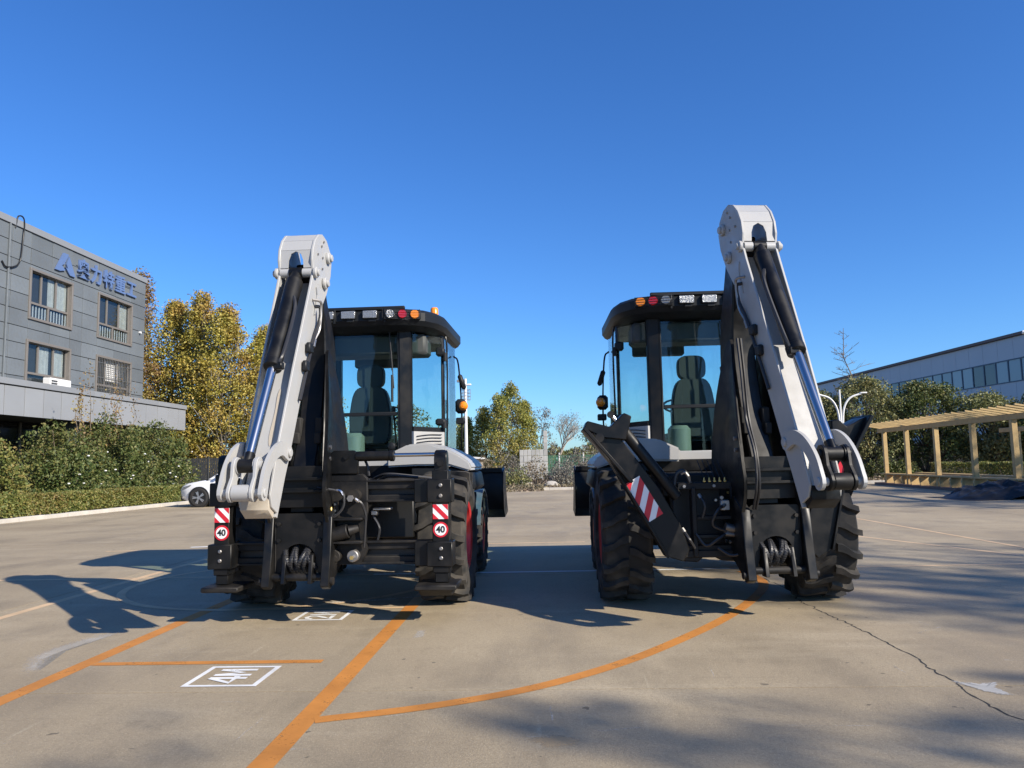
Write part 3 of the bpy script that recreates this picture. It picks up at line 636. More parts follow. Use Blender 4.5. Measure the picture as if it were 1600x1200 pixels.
def shift(first, dy, xc=0, swing=0.0):
    """move new parts back by dy, then swing them about the kingpost axis"""
    X = Matrix.Translation((xc, -.85 + dy, 0)) @ Matrix.Rotation(swing, 4, 'Z') @ Matrix.Translation((-xc, .85, 0))
    for o in set(bpy.data.objects) - first:
        if o.type == 'MESH': o.data.transform(X); o.data.update()
def arm(root, xc, sl, linkmat, side, dy=0.0, swing=0.0):
    """boom and dipper folded for transport in the plane x = xc; sl = dipper length factor; side = side the hoses run on"""
    first = set(bpy.data.objects)
    B = Vector((-1.98, 1.03)); u = Vector((.432, .902)); u.normalize(); n = Vector((-u.y, u.x))
    def st(s, t): p = B + u * (s if s < 1.0 else 1.0 + (s - 1.0) * sl) + n * t; return (p.x, p.y)
    def P3(x, s, t): y, z = st(s, t); return Vector((x, y, z))
    hw = .158
    # --- boom (black)
    pin = st(2.48, -.17)
    front = curve([(0, -.50, .93), (0, -.33, 1.35), (0, -.28, 1.9), (0, -.30, 2.5), (0, pin[0] + .20, pin[1] - .22), (0, pin[0] + .10, pin[1] + .08)], 4)
    back = curve([(0, pin[0] - .07, pin[1] + .06), (0, -.66, 2.75), (0, -.62, 2.3), (0, -.74, 1.75), (0, -.92, 1.3), (0, -.95, .95)], 4)
    bo = obj('boom', prism(NB(), [(p.y, p.z) for p in front + back], 'x', xc - .105, xc + .105, .012), 'black', root, 30)
    for s in (-1, 1):
        pl = curve([(0, -1.02, .84), (0, -.78, .80), (0, -.52, .92), (0, -.36, 1.3), (0, -.38, 1.8), (0, -.50, 2.2), (0, -.62, 2.42), (0, -.72, 2.35), (0, -.84, 1.95), (0, -1.02, 1.50), (0, -1.13, 1.2), (0, -1.10, .95)], 3)
        bm = NB(); t = bmesh.new()
        # belly plates bulge outward low down and close in on the boom higher up
        def bx(z, th): return xc + s * ((.115 + .125 * max(0, min(1, (2.45 - z) / 1.15)) ** .8) + th)
        v0 = [bm.verts.new((bx(p.z, 0), p.y, p.z)) for p in pl[:-1]]; v1 = [bm.verts.new((bx(p.z, .028), p.y, p.z)) for p in pl[:-1]]
        t.free(); k = len(v0); bm.faces.new(v0); bm.faces.new(v1[::-1])
        for i in range(k): bm.faces.new((v0[i], v1[i], v1[(i + 1) % k], v0[(i + 1) % k]))
        bmesh.ops.triangulate(bm, faces=[f for f in bm.faces if len(f.verts) > 4])
        obj('boom_cheek', bm, 'black', bo, 30)
    bm = NB(); box(bm, (xc - .24, -1.06, 1.235), (xc + .24, -1.0, 1.262), .004); box(bm, (xc - .24, -1.06, 1.13), (xc + .24, -1.0, 1.155), .004); box(bm, (xc - .24, -1.0, 1.0), (xc + .24, -.94, 1.36), .004); obj('cross_plate', bm, 'black', bo)
    bm = NB(); cyl(bm, (xc, -.36, 1.2), (xc, -.34, 2.1), .07, n=14); cyl(bm, (xc, -.34, 2.1), (xc, pin[0] + .2, pin[1] - .3), .035, n=12); obj('boom_cylinder', bm, 'black', bo)
    for s in (-1, 1):
        bm = NB(); box(bm, (xc + s * .10 - .035, -.80, 1.62), (xc + s * .10 + .035, -.70, 1.80), .012); box(bm, (xc + s * .10 - .03, -.84, 1.56), (xc + s * .10 + .03, -.78, 1.66), .008); obj('rubber_stop', bm, 'rubberdark', bo)
    for k in range(0 if side > 0 else 2):
        xx = xc + side * (.115 + .03 * k); obj('hose', tube(NB(), curve([(xx - side * .03, -.75, 2.42), (xx, -.86, 2.1), (xx + side * .02, -.94, 1.7), (xx + side * .05, -1.12 - .02 * k, 1.38), (xx + side * .07, -1.17, 1.12), (xx + side * .06, -1.05, .92)], 5), .014, 7), 'hose', bo)
    for zz in (1.42, 1.52): obj('bolt', cyl(NB(), (xc + side * .26, -.9, zz), (xc + side * .285, -.9, zz), .02, n=6), 'steel', bo)
    obj('pivot_cap', cyl(NB(), (xc + side * .25, -.72, 1.05), (xc + side * .30, -.72, 1.05), .07, n=18, b=.008), 'frame', bo)
    obj('grease_nipple', cyl(NB(), (xc + side * .30, -.72, 1.05), (xc + side * .32, -.72, 1.05), .012, n=6), 'brass', bo)
    # --- dipper (white)
    out = [(.03, -.12), (.03, .00), (.10, .07), (.5, .105), (1.2, .12), (2.10, .115), (2.24, .12), (2.32, .185), (2.42, .215), (2.54, .205), (2.65, .155), (2.73, .07), (2.765, -.05), (2.74, -.18), (2.66, -.27), (2.52, -.30), (2.30, -.28), (2.0, -.19), (1.6, -.15), (.5, -.15)]
    sp = [st(*p) for p in out]
    dp = obj('dipper', prism(NB(), [st(*p) for p in [(.06, .03), (.10, .04), (1.30, .03), (1.34, .0), (.1, .0), (.06, .0)]], 'x', xc - hw + .045, xc + hw - .045, 0), 'white', root, 30)
    obj('dipper_web', prism(NB(), [st(*p) for p in [(.0, -.14), (2.3, -.14), (2.3, -.115), (.0, -.115)]], 'x', xc - hw + .004, xc + hw - .004, 0), 'white', dp, 30)
    for s in (-1, 1): obj('side_plate', prism(NB(), sp, 'x', xc + s * (hw - .022), xc + s * hw, .004), 'white', dp, 30)
    # head cover plate with an arch for the cylinder
    bm = NB(); edge = [(2.42, .200), (2.54, .190), (2.65, .142), (2.72, .062), (2.75, -.05)]
    cv = [(-hw + .02, hw - .02)]
    for (a, b) in zip(edge, edge[1:]):
        q = [P3(xc - hw + .018, *a), P3(xc + hw - .018, *a), P3(xc + hw - .018, *b), P3(xc - hw + .018, *b)]; plate(bm, q, .014)
    e0 = (2.27, .135); arch = [(-.07, 0), (-.066, .45), (-.045, .8), (0, .95), (.045, .8), (.066, .45), (.07, 0)]
    def pe(xx, f): return P3(xc + xx, e0[0] + (edge[0][0] - e0[0]) * f, e0[1] + (edge[0][1] - e0[1]) * f)
    for s in (-1, 1):
        A = [a for a in arch if a[0] * s >= 0]; A = sorted(A, key=lambda a: a[1])
        q = [pe(s * (hw - .018), 0)] + [pe(a[0], a[1]) for a in A] + [pe(0, 1.0), pe(s * (hw - .018), 1.0)]; plate(bm, q, .014)
    obj('head_cover', bm, 'white', dp, 25)
    bm = NB(); cyl(bm, P3(xc - hw - .03, 2.24, .10), P3(xc + hw + .03, 2.24, .10), .026, n=12); cyl(bm, P3(xc - hw + .02, 2.24, .10), P3(xc - .06, 2.24, .10), .042, n=14); cyl(bm, P3(xc + .06, 2.24, .10), P3(xc + hw - .02, 2.24, .10), .042, n=14); obj('pin', bm, 'white', dp)
    for (s_, t_, r_) in ((2.62, -.14, .055), (2.24, .10, .05), (2.33, -.16, .055)):
        for s in (-1, 1):
            bm = NB(); p = P3(0, s_, t_); cyl(bm, p + Vector((xc + s * hw, 0, 0)), p + Vector((xc + s * (hw + .03), 0, 0)), r_, n=18, b=.006); cyl(bm, p + Vector((xc + s * (hw + .02), 0, 0)), p + Vector((xc + s * (hw + .05), 0, 0)), r_ * .6, n=12, b=.004); obj('pin_boss', bm, 'white', dp)
    bm = NB()
    for (s_, t_) in ((2.68, .02), (2.60, .05), (2.52, -.02), (2.46, .10), (2.42, -.06)):
        for s in (-1, 1): p = P3(0, s_, t_); cyl(bm, p + Vector((xc + s * hw, 0, 0)), p + Vector((xc + s * (hw + .010), 0, 0)), .011, n=8)
    obj('bolt', bm, 'steel', dp, 0)
    for s in (-1, 1): bm = NB(); q = [st(2.15, .0), st(2.10, -.05), st(1.90, -.075), st(1.90, -.085), st(2.11, -.06), st(2.165, -.0)]; prism(bm, q, 'x', xc + s * hw, xc + s * (hw + .008)); obj('bracket', bm, 'white', dp)
    # nose box at the bucket end
    bm = NB(); prism(bm, [st(*p) for p in [(-.02, -.10), (.0, .02), (.10, .05), (.16, -.09)]], 'x', xc - hw + .022, xc + hw - .022, .004); obj('dipper_nose', bm, 'tan' if side > 0 else 'black', dp)
    if side > 0:
        bm = NB(); Pm = curve([(0, 1.05, .055), (0, .98, .075), (0, .80, .07), (0, .62, .085), (0, .52, .06), (0, .60, .035), (0, .82, .045), (0, .98, .04), (0, 1.05, .055)], 4)[:-1]
        bm.faces.new([bm.verts.new(P3(xc + p.z * 1.0 - .02, p.y, .0405)) for p in Pm]); obj('mud_smear', bm, 'tan', dp, 0)
    else:
        for k, (z0, z1) in enumerate(((2.02, 2.16), (1.86, 1.97), (1.70, 1.82), (1.48, 1.64))):
            yy = -.36 - .02 * k; obj('decal', box(NB(), (xc - .112, yy - .05, z0), (xc - .1065, yy + .05, z1)), 'whitefilm', bo, 0)
    # --- bucket cylinder
    a = P3(xc, 2.24, .10); e = P3(xc, .24, .28); d = (e - a).normalized(); m_ = a + d * 1.08 * sl
    cy_ = obj('bucket_cylinder', cyl(NB(), a + d * .10, m_, .074, n=20, b=.008), 'black', root)
    bm = NB(); cyl(bm, m_ - d * .05, m_ + d * .02, .081, n=20, b=.006); cyl(bm, a + d * -.02, a + d * .13, .045, .062, n=16); cyl(bm, a - Vector((.055, 0, 0)), a + Vector((.055, 0, 0)), .05, n=16); box(bm, tuple(m_ + Vector((side * .05 - .03, -.05, -.03))), tuple(m_ + Vector((side * .05 + .05, .02, .03))), .008); obj('gland', bm, 'black', cy_)
    obj('rod', cyl(NB(), m_, e - d * .09, .042, n=18), 'chrome', cy_)
    bm = NB(); cyl(bm, e - d * .10, e, .045, n=14); cyl(bm, e - Vector((.075, 0, 0)), e + Vector((.075, 0, 0)), .052, n=18, b=.006); obj('rod_eye', bm, 'black', cy_)
    hx = side * .085
    bm = NB(); tube(bm, curve([a + d * .30 + Vector((side * .05, -.05, 0)), a + d * .42 + Vector((hx, -.05, 0)), a + d * .65 + Vector((hx * 1.1, -.05, 0)), m_ - d * .12 + Vector((hx, -.05, 0)), m_ - d * .02 + Vector((side * .06, -.03, 0))], 6), .017, 7); obj('hose', bm, 'hose', cy_)
    # --- tipping links and bucket links
    e1 = (.03, .27)
    for s in (-1, 1):
        c = [(.50, -.04), (.47, .10), (.36, .215), (.20, .275), (.03, .27)]
        cc = curve([(0, *p) for p in c], 5); L_ = []; Rr_ = []
        for i, p in enumerate(cc):
            dd = (cc[min(i + 1, len(cc) - 1)] - cc[max(i - 1, 0)]).normalized(); nn = Vector((0, -dd.z, dd.y)); wv = .062 - .012 * math.sin(math.pi * i / (len(cc) - 1))
            L_.append(p + nn * wv); Rr_.append(p - nn * wv)
        endc = [cc[-1] + (cc[-1] - cc[-2]).normalized() * .06 * math.cos(t) + Vector((0, -(cc[-1] - cc[-2]).normalized().z, (cc[-1] - cc[-2]).normalized().y)) * .062 * math.sin(t) for t in (1.0, .5, 0, -.5, -1.0)]
        d0 = (cc[0] - cc[1]).normalized(); n0 = Vector((0, -d0.z, d0.y)); stc = [cc[0] + d0 * .062 * math.cos(t) + n0 * .064 * math.sin(t) for t in (1.0, .5, 0, -.5, -1.0)]
        poly = [st(p.y, p.z) for p in L_ + endc + Rr_[::-1] + stc]
        lk = obj('tipping_link', prism(NB(), poly, 'x', xc + s * (hw + .012), xc + s * (hw + .045), 0), 'white', root, 30)
        bm = NB(); p = P3(0, .50, -.04); cyl(bm, p + Vector((xc + s * hw, 0, 0)), p + Vector((xc + s * (hw + .065), 0, 0)), .035, n=14, b=.005)
        p = P3(0, *e1); cyl(bm, p + Vector((xc + s * (hw - .04), 0, 0)), p + Vector((xc + s * (hw + .06), 0, 0)), .032, n=14, b=.005); obj('pin_boss', bm, 'white', lk)
        # dumbbell bucket link
        q0 = (.24, .28); q1 = e1; dd = Vector((q1[0] - q0[0], q1[1] - q0[1])).normalized(); nn = Vector((-dd.y, dd.x)); pl = []
        for t in np.linspace(-1.9, 1.9, 7): pl.append(Vector(q0) - dd * .068 * math.cos(t) + nn * .068 * math.sin(t))
        mid = (Vector(q0) + Vector(q1)) / 2; pl.append(mid + nn * .042)
        for t in np.linspace(1.9, -1.9, 7): pl.append(Vector(q1) + dd * .068 * math.cos(t) + nn * .068 * math.sin(t))
        pl.append(mid - nn * .042)
        bl = obj('bucket_link', prism(NB(), [st(p.x, p.y) for p in pl], 'x', xc + s * .088, xc + s * .120, .004), linkmat, root, 30)
        bm = NB(); p = P3(0, *q0); cyl(bm, p + Vector((xc + s * .075, 0, 0)), p + Vector((xc + s * .088, 0, 0)), .06, n=16); cyl(bm, p + Vector((xc + s * .12, 0, 0)), p + Vector((xc + s * .145, 0, 0)), .036, n=12); obj('pin_boss', bm, linkmat, bl)
    p = P3(0, *e1); bm = NB(); cyl(bm, p + Vector((xc - .088, 0, 0)), p + Vector((xc + .088, 0, 0)), .060, n=20, b=.01); obj('link_roller', bm, linkmat, root)
    # hoses and clamps along the inner side plate
    X0 = xc + side * (hw + .025)
    bm = NB(); tube(bm, curve([P3(xc + side * hw, 1.98, -.06), P3(X0 + side * .02, 1.97, -.08), P3(X0 + side * .015, 1.85, -.13), P3(X0, 1.70, -.12), P3(X0, 1.5, -.10), P3(X0, 1.0, -.08)], 5), .016, 7); obj('hose', bm, 'hose', dp)
    bm = NB(); tube(bm, curve([P3(xc + side * hw, 1.99, .02), P3(X0 + side * .03, 2.0, -.02), P3(X0 + side * .03, 1.97, -.07), P3(X0 + side * .02, 1.80, -.15), P3(X0, 1.66, -.135)], 5), .012, 6); cyl(bm, P3(X0, 1.66, -.135), P3(X0, 1.58, -.13), .02, n=8); obj('pipe_elbow', bm, 'steel', dp)
    for s_ in (1.52, 1.33):
        bm = NB(); q = P3(X0, s_, -.06); box(bm, (q.x - .02, q.y - .05, q.z - .045), (q.x + .025, q.y + .05, q.z + .045), .012); obj('hose_clamp', bm, 'blackplastic', dp)
    bm = NB(); tube(bm, curve([P3(xc - side * hw, 2.0, .0), P3(xc - side * (hw + .05), 2.0, -.05), P3(xc - side * (hw + .05), 1.8, -.10), P3(xc - side * (hw + .02), 1.5, -.08), P3(xc - side * (hw + .02), 1.1, -.06)], 5), .015, 6); obj('hose', bm, 'hose', dp)
    for o in set(bpy.data.objects) - first:
        if o.type == 'MESH' and not (o.name.startswith('boom') or o.name.startswith('cross') or o.name.startswith('rubber')):
            for v in o.data.vertices:
                q = Vector((v.co.y, v.co.z)) - B; sv = q.dot(u); f = .80 + .20 * max(0, min(1, (sv - .2) / 1.9)); v.co.x = xc + (v.co.x - xc) * f
    shift(first, dy, xc, swing); return bo

def kingpost(root, xc, dy=0.0, swing=0.0):
    first = set(bpy.data.objects)
    hw = .26
    out = [(-hw, .40), (-hw, .90), (-hw * .75, .95), (hw * .75, .95), (hw, .90), (hw, .40), (hw - .08, .40)]
    archp = [(.145 * math.cos(t), .56 + .13 * math.sin(t)) for t in np.linspace(-.25, math.pi + .25, 13)]
    bm = NB(); poly = [(xc + x, z) for x, z in out + archp + [(-hw + .08, .40)]]; prism(bm, poly, 'y', -1.0, -.97, 0)
    kp = obj('kingpost', bm, 'black', root, 20)
    for s in (-1, 1):
        bm = NB(); P = [(-1.12, .34), (-1.05, .31), (-.98, .36), (-.80, .45), (-.55, .55), (-.55, .98), (-.85, 1.02), (-1.03, .92), (-1.07, .60)]
        prism(bm, P, 'x', xc + s * (hw - .04), xc + s * (hw + .035), .006); obj('kingpost_plate', bm, 'black', kp)
        bm = NB(); prism(bm, [(-1.09, .36), (-1.0, .36), (-.9, .5), (-.9, .62), (-1.04, .60)], 'x', xc + s * .10, xc + s * .135, .004); obj('lug', bm, 'black', kp)
        bm = NB(); cyl(bm, (xc + s * (hw + .03), -1.06, .38), (xc + s * (hw + .06), -1.06, .38), .035, n=12); obj('bolt', bm, 'frame', kp)
    bm = NB(); cyl(bm, (xc - hw, -1.03, .41), (xc + hw, -1.03, .41), .032, n=14); obj('pin', bm, 'frame', kp)
    obj('kingpost_core', box(NB(), (xc - .2, -.85, .42), (xc + .2, -.6, .95), .02), 'frame', kp)
    for i in range(6):
        a = xc - .10 + .04 * i; lean = (-.05, .02, -.03, .06, .03, -.06)[i]
        bm = NB(); tube(bm, curve([(a + lean, -.88, .70), (a + lean * .6, -.98, .63), (a, -1.03, .55), (a - lean * .8, -.99, .48), (a - lean, -.90, .44)], 5), .021, 8)
        pth = curve([(a + lean, -.88, .70), (a + lean * .6, -.98, .63), (a, -1.03, .55), (a - lean * .8, -.99, .48), (a - lean, -.90, .44)], 5)
        for q0, q1 in zip(pth[2:-2], pth[3:-1]): cyl(bm, q0.lerp(q1, .3), q0.lerp(q1, .7), .025, n=8)
        obj('hose', bm, 'hose', kp)
    for s in (-1, 1):
        for (yy, zz) in ((-.72, .92), (-.62, .92), (-.72, .62), (-.62, .62)):
            obj('bolt', cyl(NB(), (xc + s * (hw + .03), yy, zz), (xc + s * (hw + .05), yy, zz), .016, n=6), 'steel', kp)
        for zz in (.86, .72): obj('bolt', cyl(NB(), (xc + s * .18, -1.0, zz), (xc + s * .18, -1.022, zz), .017, n=6), 'frame', kp)
        obj('weld_bead', tube(NB(), [(xc + s * (hw - .05), -1.004, .44 + .04 * i + random.uniform(-.003, .003)) for i in range(12)], .006, 5), 'frame', kp)
    shift(first, dy, xc, swing); return kp

def side_shift_frame(root):
    # rails across the rear, posts, collars, pads
    x0, x1 = -.97, 1.14; yb = -.98
    fr = obj('sliding_frame', box(NB(), (-.84, yb + .05, 1.085), (1.0, yb + .08, 1.145), .004), 'inkblack', root)
    for z0, z1 in ((1.14, 1.225), (1.03, 1.09), (.615, .69), (.49, .555)):
        bm = NB(); box(bm, (-.82, yb, z0), (.99, yb + .10, z1), .006); box(bm, (-.82, yb - .03, z0 if z0 in (1.03, .49) else z1 - .018), (.99, yb + .01, z0 + .018 if z0 in (1.03, .49) else z1), .003); obj('rail', bm, 'frame', fr)
    bm = NB(); box(bm, (-.82, yb + .05, .55), (.99, yb + .08, .62), .004); obj('rail_back', bm, 'inkblack', fr)
    for s, a, b in ((-1, -.975, -.815), (1, .965, 1.135)):
        lg = obj('stabilizer_leg', box(NB(), (a + .012, yb - .13, .42), (b - .012, yb + .02, 1.30), .008), 'black', fr)
        obj('leg_collar', box(NB(), (a - .03, yb - .145, 1.02), (b + .015, yb + .04, 1.225), .008), 'black', lg)
        obj('leg_collar', box(NB(), (a - .035, yb - .15, .475), (b + .02, yb + .04, .69), .008), 'black', lg)
        if s > 0:
            obj('clamp_block', box(NB(), (.815, yb - .10, 1.022), (.94, yb + .02, 1.222), .006), 'black', lg); obj('clamp_block', box(NB(), (.815, yb - .10, .478), (.94, yb + .02, .688), .006), 'black', lg)
        obj('inner_leg', box(NB(), (a + .03, yb - .115, .34), (b - .02, yb + .0, .48), .006), 'black', lg)
        w0, w1 = (a - .05, b + .12) if s < 0 else (a - .13, b + .06)
        bm = NB(); box(bm, (w0, yb - .24, .29), (w1, yb + .14, .335), .01)
        if s > 0: prism(bm, [(yb - .22, .295), (yb + .12, .295), (yb + .05, .23), (yb - .12, .23)], 'x', w0 + .03, w1 - .05, .01)
        obj('foot_pad', bm, 'frame', lg)
        bm = NB(); prism(bm, [(yb - .12, 1.29), (yb + .02, 1.29), (yb + .02, 1.40), (yb - .0, 1.45), (yb - .05, 1.475), (yb - .10, 1.45), (yb - .12, 1.40)], 'x', a + .03, b - .03, .006)
        cyl(bm, ((a + b) / 2, yb - .14, 1.36), ((a + b) / 2, yb - .11, 1.36), .028, n=12); obj('leg_head', bm, 'black', lg)
        for z in (1.17, 1.08, .63, .55):
            bm = NB(); cyl(bm, (b - .08, yb - .162, z), (b - .08, yb - .14, z), .017, n=8, b=.004); obj('bolt', bm, 'steel', lg)
        xm0 = a + .02; xm1 = xm0 + .132
        yy = yb - .136
        hazard_board(lg, [(xm0, yy, .88), (xm1, yy, .88), (xm1, yy, 1.005), (xm0, yy, 1.005)], 3, slope=1)
        speed_sign(lg, (xm0 + xm1) / 2, yb - .132, .79, .066)
    # side-shift cylinder to the right leg
    bm = NB(); cyl(bm, (.28, yb - .02, 1.435), (.60, yb - .02, 1.435), .045, n=18, b=.005); cyl(bm, (.585, yb - .02, 1.435), (.625, yb - .02, 1.435), .05, n=18, b=.005); sc_ = obj('lock_cylinder', bm, 'black', root)
    obj('rod', cyl(NB(), (.6, yb - .02, 1.44), (1.03, yb - .02, 1.44), .018, n=14), 'chrome', sc_)
    obj('rod_eye', cyl(NB(), (1.0, yb - .02, 1.44), (1.08, yb - .02, 1.44), .038, n=12), 'black', sc_)
    # carriage plate with valve gear
    P = [(.02, .50), (.02, 1.28), (.34, 1.28), (.385, 1.24), (.385, .95), (.36, .80), (.385, .62), (.33, .49)]
    cg = obj('carriage', prism(NB(), P, 'y', yb - .03, yb + .02, .008), 'frame', root)
    bm = NB(); prism(bm, [(.05, 1.28), (.05, 1.46), (.08, 1.49), (.27, 1.49), (.305, 1.45), (.305, 1.28)], 'y', yb - .05, yb - .01, .008); cyl(bm, (.2, yb - .07, 1.43), (.2, yb - .04, 1.43), .022, n=10); obj('carriage_lug', bm, 'black', cg)
    for z in (.88, .68):
        obj('carriage_rib', box(NB(), (.04, yb - .15, z), (.36, yb - .03, z + .022), .004), 'frame', cg)
    bm = NB(); cyl(bm, (.06, yb - .13, .745), (.24, yb - .13, .79), .062, n=16, b=.006); cyl(bm, (.24, yb - .13, .79), (.32, yb - .10, .81), .048, .03, n=14); obj('swing_cylinder', bm, 'frame', cg)
    obj('swing_rod', cyl(NB(), (-.14, yb - .13, .70), (.07, yb - .13, .748), .026, n=14), 'chrome', cg)
    bm = NB(); cyl(bm, (.28, yb - .12, 1.09), (.28, yb - .02, 1.09), .055, n=16); obj('pin_boss', bm, 'frame', cg)
    bm = NB(); cyl(bm, (.26, yb - .15, 1.07), (.26, yb - .11, 1.07), .03, n=6); cyl(bm, (.32, yb - .14, 1.05), (.32, yb - .11, 1.05), .016, n=6); obj('fitting', bm, 'steel', cg)
    bm = NB(); box(bm, (.03, yb - .12, .93), (.09, yb - .03, 1.0), .006); obj('valve_block', bm, 'brass', cg)
    obj('valve_plate', box(NB(), (.10, yb - .10, .90), (.135, yb - .03, 1.04), .004), 'frame', cg)
    bm = NB()
    for z in (.93, .965, 1.02): cyl(bm, (.118, yb - .12, z), (.118, yb - .10, z), .011, n=8)
    obj('bolt', bm, 'chrome', cg)
    for P in ([(-.02, yb - .2, 1.17), (.14, yb - .15, 1.14), (.20, yb - .15, 1.11), (.20, yb - .15, 1.0), (.13, yb - .16, .92), (.0, yb - .14, .88)], [(.30, yb - .14, 1.07), (.36, yb - .13, 1.02), (.385, yb - .10, .92), (.375, yb - .08, .78), (.36, yb - .06, .64)], [(.20, yb + .0, 1.46), (.30, yb + .05, 1.45), (.36, yb + .05, 1.36), (.38, yb + .04, 1.26)], [(.40, yb + .06, .92), (.47, yb + .05, .80), (.45, yb + .06, .68)]):
        bm = NB(); tube(bm, curve(P, 6), .012, 6); obj('hose', bm, 'hose', cg)
    bm = NB(); tube(bm, curve([(.14, yb - .15, 1.142), (.175, yb - .15, 1.135), (.2, yb - .15, 1.10)], 3), .014, 6); tube(bm, [(.305, yb - .14, 1.065), (.34, yb - .135, 1.04)], .013, 6); obj('fitting', bm, 'chrome', cg)
    for (xx, zz, mm) in ((.11, .57, 'frame'), (.27, .57, 'brass')):
        bm = NB(); cyl(bm, (xx, yb - .11, zz), (xx, yb - .03, zz), .052, n=16, b=.006); cyl(bm, (xx, yb - .135, zz - .01), (xx, yb - .11, zz - .01), .026, n=6); obj('pin_boss', bm, 'frame' if mm == 'frame' else 'steel', cg)
        bm = NB(); cyl(bm, (xx, yb - .142, zz - .01), (xx, yb - .135, zz - .01), .018, n=6); obj('bolt', bm, mm, cg)
    obj('clamp_wing', prism(NB(), [(.03, .53), (.05, .62), (.10, .66), (.14, .60), (.12, .50), (.06, .48)], 'y', yb - .10, yb - .05, .008), 'frame', cg)
    # hoses along the upper rail and tow plates
    for P in ([(.35, -.7, 1.22), (.5, -.8, 1.27), (.7, -.75, 1.25), (.9, -.6, 1.22)], [(.40, -.75, 1.20), (.55, -.82, 1.255), (.8, -.8, 1.235)]):
        bm = NB(); tube(bm, curve(P, 6), .016, 6); obj('hose', bm, 'hose', fr)
    bm = NB(); box(bm, (.42, yb + .0, .955), (.58, yb + .12, .975), .006); box(bm, (.40, yb + .02, .91), (.46, yb + .08, .955), .006); obj('tow_bracket', bm, 'steel', fr)
    obj('rear_plate', box(NB(), (-.7, -.62, .68), (.72, -.58, 1.10), .01), 'inkblack', root)

